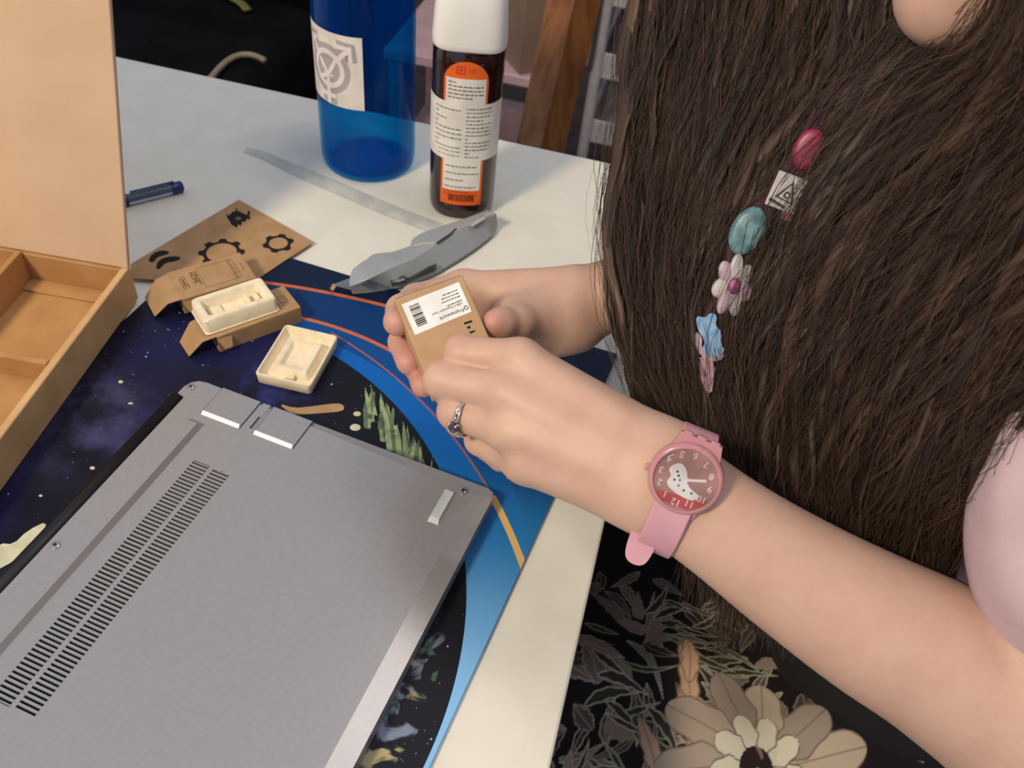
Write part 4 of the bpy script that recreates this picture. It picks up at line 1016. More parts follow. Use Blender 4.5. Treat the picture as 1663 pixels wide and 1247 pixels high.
for s_ in (-1, 1):
    ellip(FT, Tt, hd+fwd*0.076+upv*0.016+sdv*0.031*s_, (0.010, 0.016, 0.010), 0.010, rot, True)
    ellip(FT, Tt, hd+fwd*0.060+upv*0.016+sdv*0.031*s_, (0.012, 0.012, 0.012), 0.003, rot)
    ellip(FT, Tt, hd-fwd*0.012+upv*0.005+sdv*0.076*s_, (0.018, 0.007, 0.030), 0.006, rot)
VT_, QT = nets(FT, Tt); VT_ = relax(VT_, QT, 2, 0.4)

V = np.concatenate([VL, VR, VT_]); Q = np.concatenate([QL, QR+len(VL), QT+len(VL)+len(VR)])
base = np.array(lin((198, 160, 138))); pink = np.array(lin((196, 124, 114))); pale = np.array(lin((210, 176, 152)))
cols = np.tile(base, (len(V), 1))
def tintat(p, r, c, f):
    global cols
    w = np.clip(1-np.linalg.norm(V-p, axis=1)/r, 0, 1)**1.2*f; cols = cols*(1-w[:, None])+np.array(c)*w[:, None]
for q in rT: tintat(q, 0.028, pink, 0.60)
tintat(at(800, 524, .482), 0.016, pink, 0.7)
for q in PIP: tintat(q, 0.016, pink, 0.22)
for q in MCP: tintat(q+nrm(CP-q)*0.012, 0.012, pale, 0.45)
tintat(chin, 0.03, lin((222, 176, 160)), 0.5)
m_skin = attr_mat('skin', 0.50, 0.4, 0.18, 0.22, 900, ((178, 130, 112), 55, 0.28))
body = npmesh('body', V-PO, Q, m_skin, pr, True, cols); body['label'] = 'bare hands and forearms of the seated person'

# ---- pink top with short sleeves
m_top = mat('pale_pink_cotton', (198, 170, 172), 0.85, (190, 161, 163), 30, 4, 0.35, 900, spec=0.15)
FS = Field((0.03, -0.66, -0.20), (0.46, -0.06, 0.40), 0.0036)
Ts = FS.empty()
cone(FS, Ts, (0.255, -0.347, 0.05), (0.245, -0.345, 0.06), 0.106, 0.106, 0.03)
cone(FS, Ts, (0.245, -0.345, 0.06), (0.195, -0.340, 0.16), 0.106, 0.117, 0.03)
cone(FS, Ts, shL, shR, 0.057, 0.057, 0.05)
cone(FS, Ts, (0.205, -0.40, 0.18), shL, 0.080, 0.055, 0.04); cone(FS, Ts, (0.205, -0.28, 0.18), shR, 0.080, 0.055, 0.04)
elL = fore_c[-1]
limb(FS, Ts, [shL, at(1850, 690, .452), at(1776, 910, .468), at(1812, 1085, .497)], [52, 50, 51, 44], 0.02)
cone(FS, Ts, shR, elR*0.75+shR*0.25, 0.055, 0.053, 0.02)
Vs, Qs = nets(FS, Ts); Vs = relax(Vs, Qs, 3, 0.5)
Vs = Vs+np.array([-0.5, -0.8, 0.3])*(0.0026*np.sin(Vs[:, 2]*75+Vs[:, 0]*50)*np.sin(Vs[:, 1]*60+1)+0.0012*np.sin(Vs[:, 2]*150-Vs[:, 1]*120))[:, None]
top = npmesh('pink_top', Vs-PO, Qs, m_top, pr, True); top['label'] = 'pale pink short-sleeved cotton top'

# ---- dark skirt with printed leaves and a pale flower
LZ = -0.135
g = 0.0009
xs = np.arange(-0.06, 0.30, g); ys = np.arange(-0.66, -0.30, g)
gx, gy = np.meshgrid(xs, ys, indexing='ij')
def bump(y, c, w): return np.exp(-((y-c)/w)**2)
gz = LZ-0.035+0.035*bump(gy, -0.45, 0.075)+0.030*bump(gy, -0.27, 0.075)-0.18*np.clip((-0.53-gy)/0.13, 0, 1)**1.6
gz += 0.0030*np.sin(gx*70+gy*40)+0.0022*np.sin(gx*38-gy*95+1.0)
gz += 0.03*np.clip((gx-0.16)/0.1, 0, 1)
col = np.zeros((*gx.shape, 3)); col[:] = lin((20, 16, 17))
nz = 0.5+0.5*np.sin(gx*310+3*np.sin(gy*170))*np.sin(gy*260+2*np.sin(gx*210))
def paint(mask, c): 
    w = np.clip(mask, 0, 1)[..., None]; col[:] = col*(1-w)+np.array(lin(c))*w
def leaf(x0, y0, ang, L, Wd_, bendk, fill, line, vein=True, blunt=False):
    u = (gx-x0)*math.cos(ang)+(gy-y0)*math.sin(ang); v = -(gx-x0)*math.sin(ang)+(gy-y0)*math.cos(ang)
    v = v-bendk*u*u/L; t = np.clip(u/L, 0, 1); wv = Wd_*(np.sin(math.pi*t**0.8)**0.9*(1+0.10*np.sin(t*26)) if not blunt else np.clip(t*2.2, 0, 1)**0.8*np.sqrt(np.clip(1-t**6, 0, 1))*(1+0.05*np.sin(t*17)))
    ins = (u > 0) & (u < L); e = wv-np.abs(v)
    paint(np.where(ins, np.clip(e/0.0008+0.5, 0, 1), 0), fill)
    paint(np.where(ins, np.clip(1.2-np.abs(e-0.0004)/0.0008, 0, 1), 0)*0.85, line)
    if vein: paint(np.where(ins & (e > 0), np.clip(1-np.abs(v)/0.0008, 0, 1), 0)*0.8, line)
rl = random.Random(21)
fills = [(96, 82, 74), (70, 62, 56), (116, 100, 88), (78, 78, 64), (40, 35, 34), (54, 48, 45)]; lns = [(142, 126, 114), (154, 142, 122), (118, 102, 92), (112, 112, 92)]
c0 = tp(1180, 1180, LZ)
for i in range(110):
    px_, py_ = rl.uniform(880, 1420), rl.uniform(860, 1290); q = tp(px_, py_, LZ)
    leaf(q[0], q[1], rl.uniform(0, 6.28), rl.uniform(0.018, 0.046), rl.uniform(0.003, 0.008), rl.uniform(-0.8, 0.8), rl.choice(fills), rl.choice(lns))
for i in range(44):
    px_, py_ = rl.uniform(930, 1180), rl.uniform(960, 1250); q = tp(px_, py_, LZ)
    leaf(q[0], q[1], rl.uniform(-0.6, 1.0), rl.uniform(0.025, 0.045), rl.uniform(0.002, 0.0045), rl.uniform(-0.7, 0.7), (44, 44, 36), rl.choice([(156, 146, 122), (140, 138, 112), (170, 152, 134)]), False)
for a_, b_, ang, L_ in [(1125, 1160, 1.75, 0.060), (1150, 1240, 1.95, 0.060), (1080, 1250, 2.0, 0.045), (1310, 1245, 1.5, 0.045), (1118, 1110, 1.6, 0.040)]:
    q = tp(a_, b_, LZ); leaf(q[0], q[1], ang, L_, 0.0070, 0.12, (166, 132, 106), (92, 70, 54))
fc = tp(1236, 1236, LZ)
for i in range(10):
    an = i*2*math.pi/10+0.25+rl.uniform(-0.1, 0.1); leaf(fc[0]+0.008*math.cos(an), fc[1]+0.008*math.sin(an), an, rl.uniform(0.050, 0.066), 0.0150, 0.05, rl.choice([(142, 126, 112), (128, 114, 102), (152, 136, 118)]), (78, 64, 56), True, True)
for i in range(9):
    an = i*2*math.pi/9; leaf(fc[0]+0.006*math.cos(an), fc[1]+0.006*math.sin(an), an, 0.028, 0.0088, 0.05, (176, 168, 148), (44, 36, 32), False, True)
rr_ = np.hypot(gx-fc[0], gy-fc[1]); paint((rr_ < 0.0125).astype(float), (34, 24, 24)); paint(((rr_ < 0.0125) & (nz > 0.72)).astype(float), (110, 84, 70))
# plain black towards the waist
q0, q1 = tp(1330, 1075, LZ), tp(1560, 1247, LZ); dv_ = nrm(q1[:2]-q0[:2]); nv_ = np.array([-dv_[1], dv_[0]])
sd = (gx-q0[0])*nv_[0]+(gy-q0[1])*nv_[1]
paint(np.clip(sd/0.008+0.5, 0, 1), (14, 12, 13))
nxg, nyg = gx.shape
ii = np.arange(nxg*nyg).reshape(nxg, nyg)
Qg = np.stack([ii[:-1, :-1].ravel(), ii[1:, :-1].ravel(), ii[1:, 1:].ravel(), ii[:-1, 1:].ravel()], 1)
Vg = np.stack([gx.ravel(), gy.ravel(), gz.ravel()], 1)
m_sk = attr_mat('floral_fabric', 0.8, 0.2)
col = np.clip(col*1.45, 0, 0.8)
sk = npmesh('skirt', Vg-PO, Qg, m_sk, pr, True, col.reshape(-1, 3)); sk['label'] = 'black skirt printed with leaves and a pale flower'
# thighs and seat under the skirt
FK = Field((-0.25, -0.62, -0.46), (0.46, -0.10, 0.10), 0.006); Tk = FK.empty()
for y in (-0.45, -0.27): cone(FK, Tk, (0.26, y, -0.245), (-0.14, y+0.01, -0.225), 0.088, 0.060, 0.03)
cone(FK, Tk, (0.265, -0.35, -0.20), (0.247, -0.345, 0.04), 0.132, 0.114, 0.03)
Vk, Qk = nets(FK, Tk); 
npmesh('leg_fabric', Vk-PO, Qk, mat('black_cloth', (18, 15, 16), 0.9), pr, True)['label'] = 'black cloth over the thighs'

# ------------------------------------------------------------------ stool under the person
stl = thing('stool', 'dark stool under the seated person', 'stool', (0.30, -0.36, FZ))
mk('seat', lathe([(0.15, 0.33), (0.165, 0.34), (0.165, 0.375), (0.15, 0.385)], 40), M_black, stl, True, angle=40)
for i in range(4):
    a = math.pi/4+i*math.pi/2; mk('leg', tube([(0.16*math.cos(a), 0.16*math.sin(a), 0.0), (0.11*math.cos(a), 0.11*math.sin(a), 0.33)], 0.014, 10), M_black, stl, True, angle=50)
# ------------------------------------------------------------------ long brown hair: guide locks, then strands in clumps
crown = hd+np.array([0.045, 0.0, 0.115])
G = [
 [(1052, -60, .600), (1030, 60, .585), (1008, 180, .560), (994, 320, .525), (990, 430, .502), (1000, 540, .495), (1035, 640, .492), (1080, 740, .492), (1108, 860, .500), (1098, 975, .510)],
 [(1150, -60, .590), (1120, 100, .565), (1085, 250, .540), (1060, 400, .512), (1060, 520, .500), (1080, 640, .494), (1110, 760, .494), (1140, 880, .502), (1128, 1010, .512)],
 [(1290, -60, .570), (1255, 80, .548), (1205, 220, .525), (1150, 360, .506), (1122, 500, .497), (1130, 640, .493), (1160, 780, .496), (1185, 900, .506), (1160, 1050, .516)],
 [(1415, -40, 0.530), (1400, 80, 0.525), (1330, 190, 0.510), (1235, 350, 0.500), (1165, 520, 0.495), (1150, 680, 0.494), (1165, 830, 0.500), (1180, 950, 0.510), (1160, 1085, 0.520)],
 [(1650, -60, 0.440), (1595, 40, 0.452), (1490, 120, 0.474), (1350, 250, 0.486), (1260, 400, 0.490), (1200, 560, 0.492), (1195, 720, 0.498), (1210, 880, 0.508), (1185, 1070, 0.520)],
 [(1720, 0, 0.405), (1670, 110, 0.415), (1570, 220, 0.434), (1440, 350, 0.455), (1340, 490, 0.470), (1275, 640, 0.482), (1255, 790, 0.495), (1265, 930, 0.510), (1240, 1075, 0.522)],
 [(1800, 80, 0.388), (1750, 190, 0.396), (1660, 310, 0.410), (1530, 450, 0.432), (1430, 590, 0.452), (1360, 730, 0.474), (1335, 860, 0.494), (1335, 980, 0.512), (1300, 1085, 0.527)],
 [(1880, 180, 0.380), (1830, 300, 0.386), (1740, 430, 0.398), (1620, 570, 0.420), (1520, 690, 0.444), (1450, 800, 0.468), (1415, 900, 0.492), (1400, 1000, 0.515), (1360, 1080, 0.532)],
 [(1960, 300, 0.372), (1900, 420, 0.380), (1820, 550, 0.394), (1710, 670, 0.414), (1620, 770, 0.440), (1555, 860, 0.468), (1520, 950, 0.496), (1490, 1040, 0.522), (1440, 1100, 0.542)]]
NG = 38
def spline(P, n):
    P = np.array(P); s = np.r_[0, np.cumsum(np.linalg.norm(np.diff(P, axis=0), axis=1))]; m = len(P)
    # cubic Hermite with finite-difference slopes
    sl = np.gradient(P, s, axis=0); t = np.linspace(0, s[-1], n); k = np.clip(np.searchsorted(s, t, 'right')-1, 0, m-2)
    hh = (s[k+1]-s[k])[:, None]; u = ((t-s[k])[:, None])/hh
    return (2*u**3-3*u**2+1)*P[k]+(u**3-2*u**2+u)*hh*sl[k]+(-2*u**3+3*u**2)*P[k+1]+(u**3-u**2)*hh*sl[k+1]
GD = []
for i, g_ in enumerate(G):
    P = [at(*q) for q in g_]
    out_ = nrm(P[0]-hd); mid_ = hd+out_*0.105+np.array([0.01, 0, 0.05]); 
    GD.append(spline([crown+out_*0.02, (crown+mid_)/2+out_*0.035]+[mid_]+P, NG))
GD = np.array(GD)                                   # guides x points x 3
back = nrm(np.array([0.45, 0.45, -0.45]))            # from the hair surface in towards the chest
def hair_at(u, w):
    """u across the guides 0..7, w depth behind the surface (m); arrays"""
    u = np.clip(u, 0, len(GD)-1.001); k = u.astype(int); f = (u-k)[:, None, None]
    p0 = GD[np.maximum(k-1, 0)]; p1 = GD[k]; p2 = GD[k+1]; p3 = GD[np.minimum(k+2, len(GD)-1)]
    P = 0.5*(2*p1+(p2-p0)*f+(2*p0-5*p1+4*p2-p3)*f*f+(3*p1-p0-3*p2+p3)*f**3)
    # keep the chin free: do not blend across the parting near the top
    return P+back*w[:, None, None]
def strands(nc, per, rad, wmax, spread, waves, seed, lenlo=0.86, u0=0.0, u1=8.0):
    R_ = np.random.default_rng(seed)
    cu = R_.uniform(u0, u1, nc); cw = R_.uniform(0, 1, nc)**1.3*wmax
    # parting: keep clumps off the middle of the gap near the top
    lift = R_.normal(0, 1, (nc, 3)); ph = R_.uniform(0, 6.28, (nc, 2)); wl = R_.uniform(0.055, 0.11, nc); am = R_.uniform(0.4, 1.3, nc)*waves
    N = nc*per; c = np.repeat(np.arange(nc), per)
    base_ = hair_at(cu, cw)[c]                        # N x NG x 3
    t = np.linspace(0, 1, NG)[None, :]
    # local frame
    tan = np.gradient(base_, axis=1); tan /= np.linalg.norm(tan, axis=2, keepdims=True)+1e-9
    side = np.cross(tan, back[None, None, :]); side /= np.linalg.norm(side, axis=2, keepdims=True)+1e-9
    nor = np.cross(side, tan)
    L = np.linalg.norm(np.diff(GD, axis=1), axis=2).sum(1).mean()
    s = t*L
    a = R_.normal(0, 1, (N, 1))*spread; b = R_.normal(0, 1, (N, 1))*spread*0.7
    grow = 0.6+0.8*np.sin(np.pi*np.clip(t*1.05, 0, 1))-0.45*np.clip(t-0.75, 0, 1)*3
    w1 = (am*np.ones(nc))[c][:, None]*np.sin(s*6.283/wl[c][:, None]+ph[c, :1]+R_.normal(0, 0.35, (N, 1)))*np.clip(t*2.2, 0, 1)
    w2 = (am*0.7)[c][:, None]*np.sin(s*6.283/(wl[c][:, None]*0.62)+ph[c, 1:]+R_.normal(0, 0.5, (N, 1)))*np.clip(t*2.2, 0, 1)
    fz = np.cumsum(R_.normal(0, 1, (N, NG)), axis=1)*0.00020*(1+4*(R_.random((N, 1)) > 0.95))
    fz2 = np.cumsum(R_.normal(0, 1, (N, NG)), axis=1)*0.00022
    Pp = base_+side*((a*grow+w1+fz)[..., None])+nor*((b*grow+w2*0.6+fz2)[..., None])
    ln = R_.uniform(lenlo, 1.0, N)
    # shorten strands by resampling
    tt = t*ln[:, None]*(NG-1); k = np.clip(tt.astype(int), 0, NG-2); f = (tt-k)[..., None]; r_ = np.arange(N)[:, None]
    Pp = Pp[r_, k]*(1-f)+Pp[r_, k+1]*f
    rd = rad*R_.uniform(0.6, 1.4, (N, 1))*(1-0.75*t**3)
    # three-sided tubes
    tn = np.gradient(Pp, axis=1); tn /= np.linalg.norm(tn, axis=2, keepdims=True)+1e-9
    e1 = np.cross(tn, back[None, None, :]); e1 /= np.linalg.norm(e1, axis=2, keepdims=True)+1e-9; e2 = np.cross(tn, e1)
    ring_ = [Pp+rd[..., None]*(e1*math.cos(q)+e2*math.sin(q)) for q in (0.5, 2.6, 4.7)]
    Vv = np.stack(ring_, 2).reshape(-1, 3)
    bi = (np.arange(N)[:, None]*NG+np.arange(NG-1)[None, :])*3
    Qs_ = []
    for q in range(3):
        q2 = (q+1) % 3; Qs_.append(np.stack([bi+q, bi+q2, bi+3+q2, bi+3+q], -1).reshape(-1, 4))
    tone = (R_.normal(0, 1, nc)[c]*0.6+R_.normal(0, 1, N)*0.7)
    dk, md, lt = np.array(lin((36, 26, 20))), np.array(lin((62, 45, 34))), np.array(lin((100, 76, 59)))
    tone = np.clip(tone, -1.6, 2.2); cc = np.where(tone[:, None] < 0, md+(md-dk)*np.maximum(tone, -1)[:, None], md+(lt-md)*(np.minimum(tone, 2)/2)[:, None])
    cc = np.repeat(cc, NG*3, axis=0)
    return Vv, np.concatenate(Qs_), cc
def locks(nc, width, wmax, waves, seed, m_=11):
    """flattened tapering locks; the tone varies across each lock, so it reads as streaks along it"""
    R_ = np.random.default_rng(seed)
    cu = R_.uniform(-0.02, 8.0, nc); cw = R_.uniform(0, 1, nc)**1.2*wmax; P = hair_at(cu, cw)
    t = np.linspace(0, 1, NG)[None, :]
    def fr(P):
        tan = np.gradient(P, axis=1); tan /= np.linalg.norm(tan, axis=2, keepdims=True)+1e-9
        side = np.cross(tan, back[None, None, :]); side /= np.linalg.norm(side, axis=2, keepdims=True)+1e-9
        return side, np.cross(side, tan)
    side, nor = fr(P); L = np.linalg.norm(np.diff(GD, axis=1), axis=2).sum(1).mean(); s_ = t*L
    wl = R_.uniform(0.09, 0.17, (nc, 1)); ph = R_.uniform(0, 6.28, (nc, 3)); am = R_.uniform(0.4, 1.4, (nc, 1))*waves*np.clip(t*2, 0, 1)
    P = P+side*(am*np.sin(s_*6.283/wl+ph[:, :1])+am*0.35*np.sin(s_*6.283/(wl*0.41)+ph[:, 1:2]))[..., None]+nor*(am*0.6*np.sin(s_*6.283/(wl*0.8)+ph[:, 2:]))[..., None]
    ln = R_.uniform(0.82, 1.0, nc); tt = t*ln[:, None]*(NG-1); k = np.clip(tt.astype(int), 0, NG-2); f = (tt-k)[..., None]; r_ = np.arange(nc)[:, None]
    P = P[r_, k]*(1-f)+P[r_, k+1]*f
    side, nor = fr(P); tw = R_.normal(0, 0.35, (nc, 1))+0.35*np.sin(s_*6.283/(wl*1.3)+ph[:, 1:2])
    w = width*R_.uniform(0.5, 1.5, (nc, 1))*(0.7+0.5*np.sin(np.pi*np.clip(t, 0, 1)))*(1-0.97*np.clip((t-0.55)/0.45, 0, 1)**1.3)
    a1 = side*np.cos(tw)[..., None]+nor*np.sin(tw)[..., None]; a2 = nor*np.cos(tw)[..., None]-side*np.sin(tw)[..., None]
    V = []
    rid = 1+0.09*R_.normal(0, 1, (nc, 1, m_))
    for q in range(m_):
        an = 6.283*q/m_; V.append(P+(a1*math.cos(an)+a2*math.sin(an)*0.38)*(w*rid[:, :, q])[..., None])
    V = np.stack(V, 2).reshape(-1, 3)
    bi = (np.arange(nc)[:, None]*NG+np.arange(NG-1)[None, :])*m_; Qs_ = []
    for q in range(m_): q2 = (q+1) % m_; Qs_.append(np.stack([bi+q, bi+q2, bi+m_+q2, bi+m_+q], -1).reshape(-1, 4))
    dk, md, lt = np.array(lin((28, 20, 15))), np.array(lin((54, 39, 30))), np.array(lin((92, 69, 53)))
    tone = np.clip(R_.normal(0, 0.40, (nc, 1, 1))+R_.normal(0, 0.62, (nc, 1, m_))+0.35*np.sin(s_[..., None]*40+ph[:, :1, None]*5), -1, 1.6)
    cc = np.where(tone[..., None] < 0, md+(md-dk)*tone[..., None], md+(lt-md)*tone[..., None]/1.6)
    return V, np.concatenate(Qs_), cc.reshape(-1, 3)
VA, QA, CA = locks(1000, 0.0036, 0.020, 0.0050, 1)
VB, QB, CB = strands(330, 10, 0.00020, 0.003, 0.0050, 0.0050, 2, 0.80)
# inner mass so that the strands have a body
uu = np.linspace(0, 8, 60); IM = hair_at(uu, np.full(60, 0.020)); IB = hair_at(uu, np.full(60, 0.034))
ncol, nrow = IM.shape[:2]
taper = np.clip((np.linspace(1, 0, nrow)-0.03)/0.2, 0, 1)
nn_ = IM.shape[0]*IM.shape[1]
idm = np.arange(nn_).reshape(ncol, nrow)[:, :int(nrow*0.90)]
qm = np.stack([idm[:-1, :-1].ravel(), idm[1:, :-1].ravel(), idm[1:, 1:].ravel(), idm[:-1, 1:].ravel()], 1)
rimi = np.concatenate([idm[:, 0], idm[-1, 1:], idm[::-1, -1][1:], idm[0, ::-1][1:-1]]); rj = np.roll(rimi, -1)
qm = np.concatenate([qm, qm[:, ::-1]+nn_, np.stack([rimi, rimi+nn_, rj+nn_, rj], 1)])
Vm = np.concatenate([IM.reshape(-1, 3), IB.reshape(-1, 3)])
# skull cap of hair behind and above the face
FH = Field(hd-0.16, hd+0.18, 0.004); Hh = FH.empty()
ellip(FH, Hh, hd+upv*0.040-fwd*0.030, (0.100, 0.092, 0.100), 0.01, rot)
cone(FH, Hh, hd-fwd*0.06+upv*0.02, hd-fwd*0.085-upv*0.10, 0.075, 0.06, 0.03)
Vc, Qc = nets(FH, Hh)
allV = [VA, VB, Vm, Vc]; allQ = [QA, QB, qm, Qc]; dkc = np.array(lin((34, 24, 19)))
allC = [CA, CB, np.tile(dkc, (len(Vm), 1)), np.tile(np.array(lin((66, 48, 38))), (len(Vc), 1))]
offs = np.cumsum([0]+[len(v) for v in allV])
Vh = np.concatenate(allV); Qh = np.concatenate([q+o_ for q, o_ in zip(allQ, offs)]); Ch = np.concatenate(allC)
m_hair, nt, b = newmat('brown_hair')
a = nt.nodes.new('ShaderNodeAttribute'); a.attribute_name = 'tint'; nt.links.new(a.outputs['Color'], b.inputs['Base Color'])
b.inputs['Roughness'].default_value = 0.48; b.inputs['Specular IOR Level'].default_value = 0.30
hr = npmesh('hair', Vh-PO, Qh, m_hair, pr, True, Ch); hr['label'] = 'long wavy brown hair falling over the chest'; hr['kind'] = 'stuff'
# ------------------------------------------------------------------ wrist watch
def arm_val(p):
    q = (np.asarray(p)-FL.lo)/FL.h; i = np.floor(q).astype(int); f = q-i; v = 0.0
    for a in (0, 1):
        for b_2 in (0, 1):
            for c in (0, 1): v += out_arm[i[0]+a, i[1]+b_2, i[2]+c]*(f[0] if a else 1-f[0])*(f[1] if b_2 else 1-f[1])*(f[2] if c else 1-f[2])
    return v
def arm_hit(o, d):
    """distance from o (inside the arm) along d to the skin"""
    t = 0.004
    while t < 0.06 and arm_val(o+d*t) < 0: t += 0.0004
    return t
_in = at(1113, 779, .432); _t = arm_hit(_in, nrm(CP-_in))
wc_ = _in+nrm(CP-_in)*(_t+0.0062)                # centre of the dial, just above the skin
axis = nrm(fore_c[1]-fore_c[0])                  # along the forearm, towards the elbow
nrm_w = nrm(CP-wc_ + 0.10*nrm(at(1060, 870, .41)-wc_)); nrm_w = nrm(nrm_w-axis*(nrm_w@axis)*0.85)
d12 = nrm(at(1085, 850, .41)-at(1140, 715, .41)); d12 = nrm(d12-nrm_w*(d12@nrm_w)); d3 = np.cross(d12, nrm_w)   # twelve points to the buckle side
WM = frame(wc_, d3, d12, nrm_w)
wt_ = thing('wrist_watch', 'pink plastic wrist watch with white numerals on the near wrist', 'watch', WM)
m, nt, b = newmat('pink_clear_plastic'); nt.links.new(mixc(nt, noise(nt, 40).step(.3, .7), (212, 150, 152), (204, 142, 146)), b.inputs['Base Color'])
b.inputs['Roughness'].default_value = 0.16; b.inputs['Transmission Weight'].default_value = 0.25; b.inputs['IOR'].default_value = 1.4; m_pk = m
m_strap = mat('pink_silicone', (202, 150, 158), 0.5, (196, 144, 152), 60, 2, sss=0.15)
RC = 0.0172
prof = [(0.0150, -0.0068), (RC-0.0008, -0.0062), (RC, -0.0045), (RC, -0.0018), (RC-0.0006, 0.0), (RC-0.0016, 0.0009), (RC-0.0026, 0.0008), (RC-0.0028, -0.0010), (0.0, -0.0010)]
mk('case', lathe(prof, 64, close=False), m_pk, wt_, True, angle=60)
for s_ in (-1, 1): # lugs
    V = [(-0.0125, s_*0.010, -0.0062), (0.0125, s_*0.010, -0.0062), (0.0100, s_*0.0195, -0.0070), (-0.0100, s_*0.0195, -0.0070), (-0.0120, s_*0.010, -0.0012), (0.0120, s_*0.010, -0.0012), (0.0096, s_*0.0195, -0.0032), (-0.0096, s_*0.0195, -0.0032)]
    lgp = mk('lug', (V, [[3, 2, 1, 0], [4, 5, 6, 7], [0, 1, 5, 4], [1, 2, 6, 5], [2, 3, 7, 6], [3, 0, 4, 7]]), m_pk, wt_)
    for k_ in range(3): mk('lug_tooth', rbox(0.0044, 0.0022, 0.0026, 0.0006, 2, ((k_-1)*0.0064, s_*0.0196, -0.0046)), m_pk, lgp, True, angle=50)
dl = mk('dial', lathe([(0.0, -0.0011), (0.0143, -0.0011), (0.0143, -0.0007), (0.0, -0.0006)], 48, close=False), mat('dusky_pink_dial', (196, 142, 134), 0.4, (176, 132, 124), 90, 3), wt_, True, angle=40)
mkflat('dial_lower', flat([(0.0138*math.cos(a_), 0.0138*math.sin(a_)) for a_ in np.linspace(0.75, 2.75, 20)]), mat('coral_print', (206, 84, 80), 0.4), dl, -0.00045)
m_num = mat('white_print', (255, 252, 248), 0.5, (252, 248, 244))
for h_ in range(1, 13):
    a_ = math.pi/2-h_*math.pi/6; tx = text(str(h_), 0.0044, 'CENTER'); rn = 0.0115
    V = [(v[0]+rn*math.cos(a_), v[1]-0.0016+rn*math.sin(a_), 0) for v in tx[0]]
    mkflat('numeral', (V, tx[1]), m_num, dl, -0.00035)
# plain white printed patch with dots in the middle of the dial
blob = chaikin([np.array(q) for q in [(0.0062, -0.0036), (0.0072, -0.0012), (0.0050, 0.0004), (0.0062, 0.0036), (0.0030, 0.0058), (-0.0024, 0.0066), (-0.0058, 0.0064), (-0.0074, 0.0036), (-0.0030, 0.0026), (-0.0006, 0.0004), (0.0002, -0.0030), (0.0036, -0.0056)]], 2)
mkflat('dial_patch', flat([tuple(q*1.22) for q in blob]), m_num, dl, -0.0003)
for q in ((0.0046, -0.0022), (0.0034, -0.0006), (0.0044, 0.0018), (0.0016, 0.0036), (-0.0012, 0.0048), (-0.0048, 0.0048), (0.0020, 0.0010)):
    mkflat('dial_dot', flat(ring_poly(q[0], q[1], 0.0006, 10)), mat('dot_ink', (92, 78, 74), 0.5) if q[0] == 0.0046 else bpy.data.materials['dot_ink'], dl, -0.00025)
ha = d3*0+nrm(at(1160, 777, .41)-wc_); hl = np.array([ha@d3, ha@d12]); hl = nrm(hl)
mk('minute_hand', prism([tuple(hl*-0.002+np.array([-hl[1], hl[0]])*0.0006), tuple(hl*-0.002-np.array([-hl[1], hl[0]])*0.0006), tuple(hl*0.0092-np.array([-hl[1], hl[0]])*0.0006), tuple(hl*0.0092+np.array([-hl[1], hl[0]])*0.0006)], 0.0, 0.00025), m_num, wt_)
h2 = nrm(np.array([0.2, 1.0])); mk('hour_hand', prism([tuple(h2*0.006+np.array([-h2[1], h2[0]])*0.0007), tuple(-h2*0.0015+np.array([-h2[1], h2[0]])*0.0007), tuple(-h2*0.0015-np.array([-h2[1], h2[0]])*0.0007), tuple(h2*0.006-np.array([-h2[1], h2[0]])*0.0007)], -0.00015, 0.0), m_num, wt_)
mk('crystal', lathe([(0.0, 0.0003), (0.0146, 0.0003), (0.0144, 0.0013), (0.0130, 0.0020), (0.0, 0.0024)], 48, close=False), mat('clear_crystal', (252, 250, 250), 0.02, trans=1.0, ior=1.30), wt_, True, angle=60)
mk('crown', xf(lathe([(0.0014, 0), (0.0016, 0.0004), (0.0016, 0.0018), (0.0012, 0.0022)], 16), Matrix.Translation((RC-0.0004, 0.002, -0.0032)) @ Matrix.Rotation(math.pi/2, 4, 'Y')), m_pk, wt_, True, angle=50)
# strap: a band that follows the skin round the wrist
c0_ = wc_-nrm_w*0.0270; Wc = np.array([0, 0, -0.0270]); L_ = []
for i in range(64):
    a_ = 2*math.pi*i/64; dr_ = d12*math.sin(a_)+nrm_w*math.cos(a_); rr_2 = max(arm_hit(c0_+axis*e_, dr_) for e_ in (-0.008, 0.0, 0.008))
    L_.append((0, rr_2*math.sin(a_), -0.0270+rr_2*math.cos(a_)))
L_ = [tuple((np.array(L_[i-1])+2*np.array(L_[i])+np.array(L_[(i+1) % 64]))/4) for i in range(64)]
def band(pts, w, t0, t1, nm, m_):
    """pts ordered loop; keep indices t0..t1"""
    V, Fc = [], []; n_ = t1-t0+1
    for i in range(t0, t1+1):
        a0 = np.array(pts[(i-1) % 64]); a1 = np.array(pts[(i+1) % 64]); c_ = np.array(pts[i % 64]); t_ = nrm(a1-a0); o_ = nrm(np.array([0, t_[2], -t_[1]])); 
        if o_@(c_-Wc) < 0: o_ = -o_
        for x_, d_ in ((-w/2, 0.0), (-w/2, 0.0016), (-w/2+0.0006, 0.0022), (w/2-0.0006, 0.0022), (w/2, 0.0016), (w/2, 0.0)):
            V.append((x_, *(c_+o_*d_)[1:]))
    for i in range(n_-1):
        for k_ in range(6): a0 = i*6+k_; b0 = i*6+(k_+1) % 6; Fc.append([a0, b0, b0+6, a0+6])
    Fc += [list(range(6))[::-1], [(n_-1)*6+k_ for k_ in range(6)]]
    return mk(nm, (V, Fc), m_, wt_, True, angle=40)
band(L_, 0.0176, 5, 59, 'strap', m_strap)
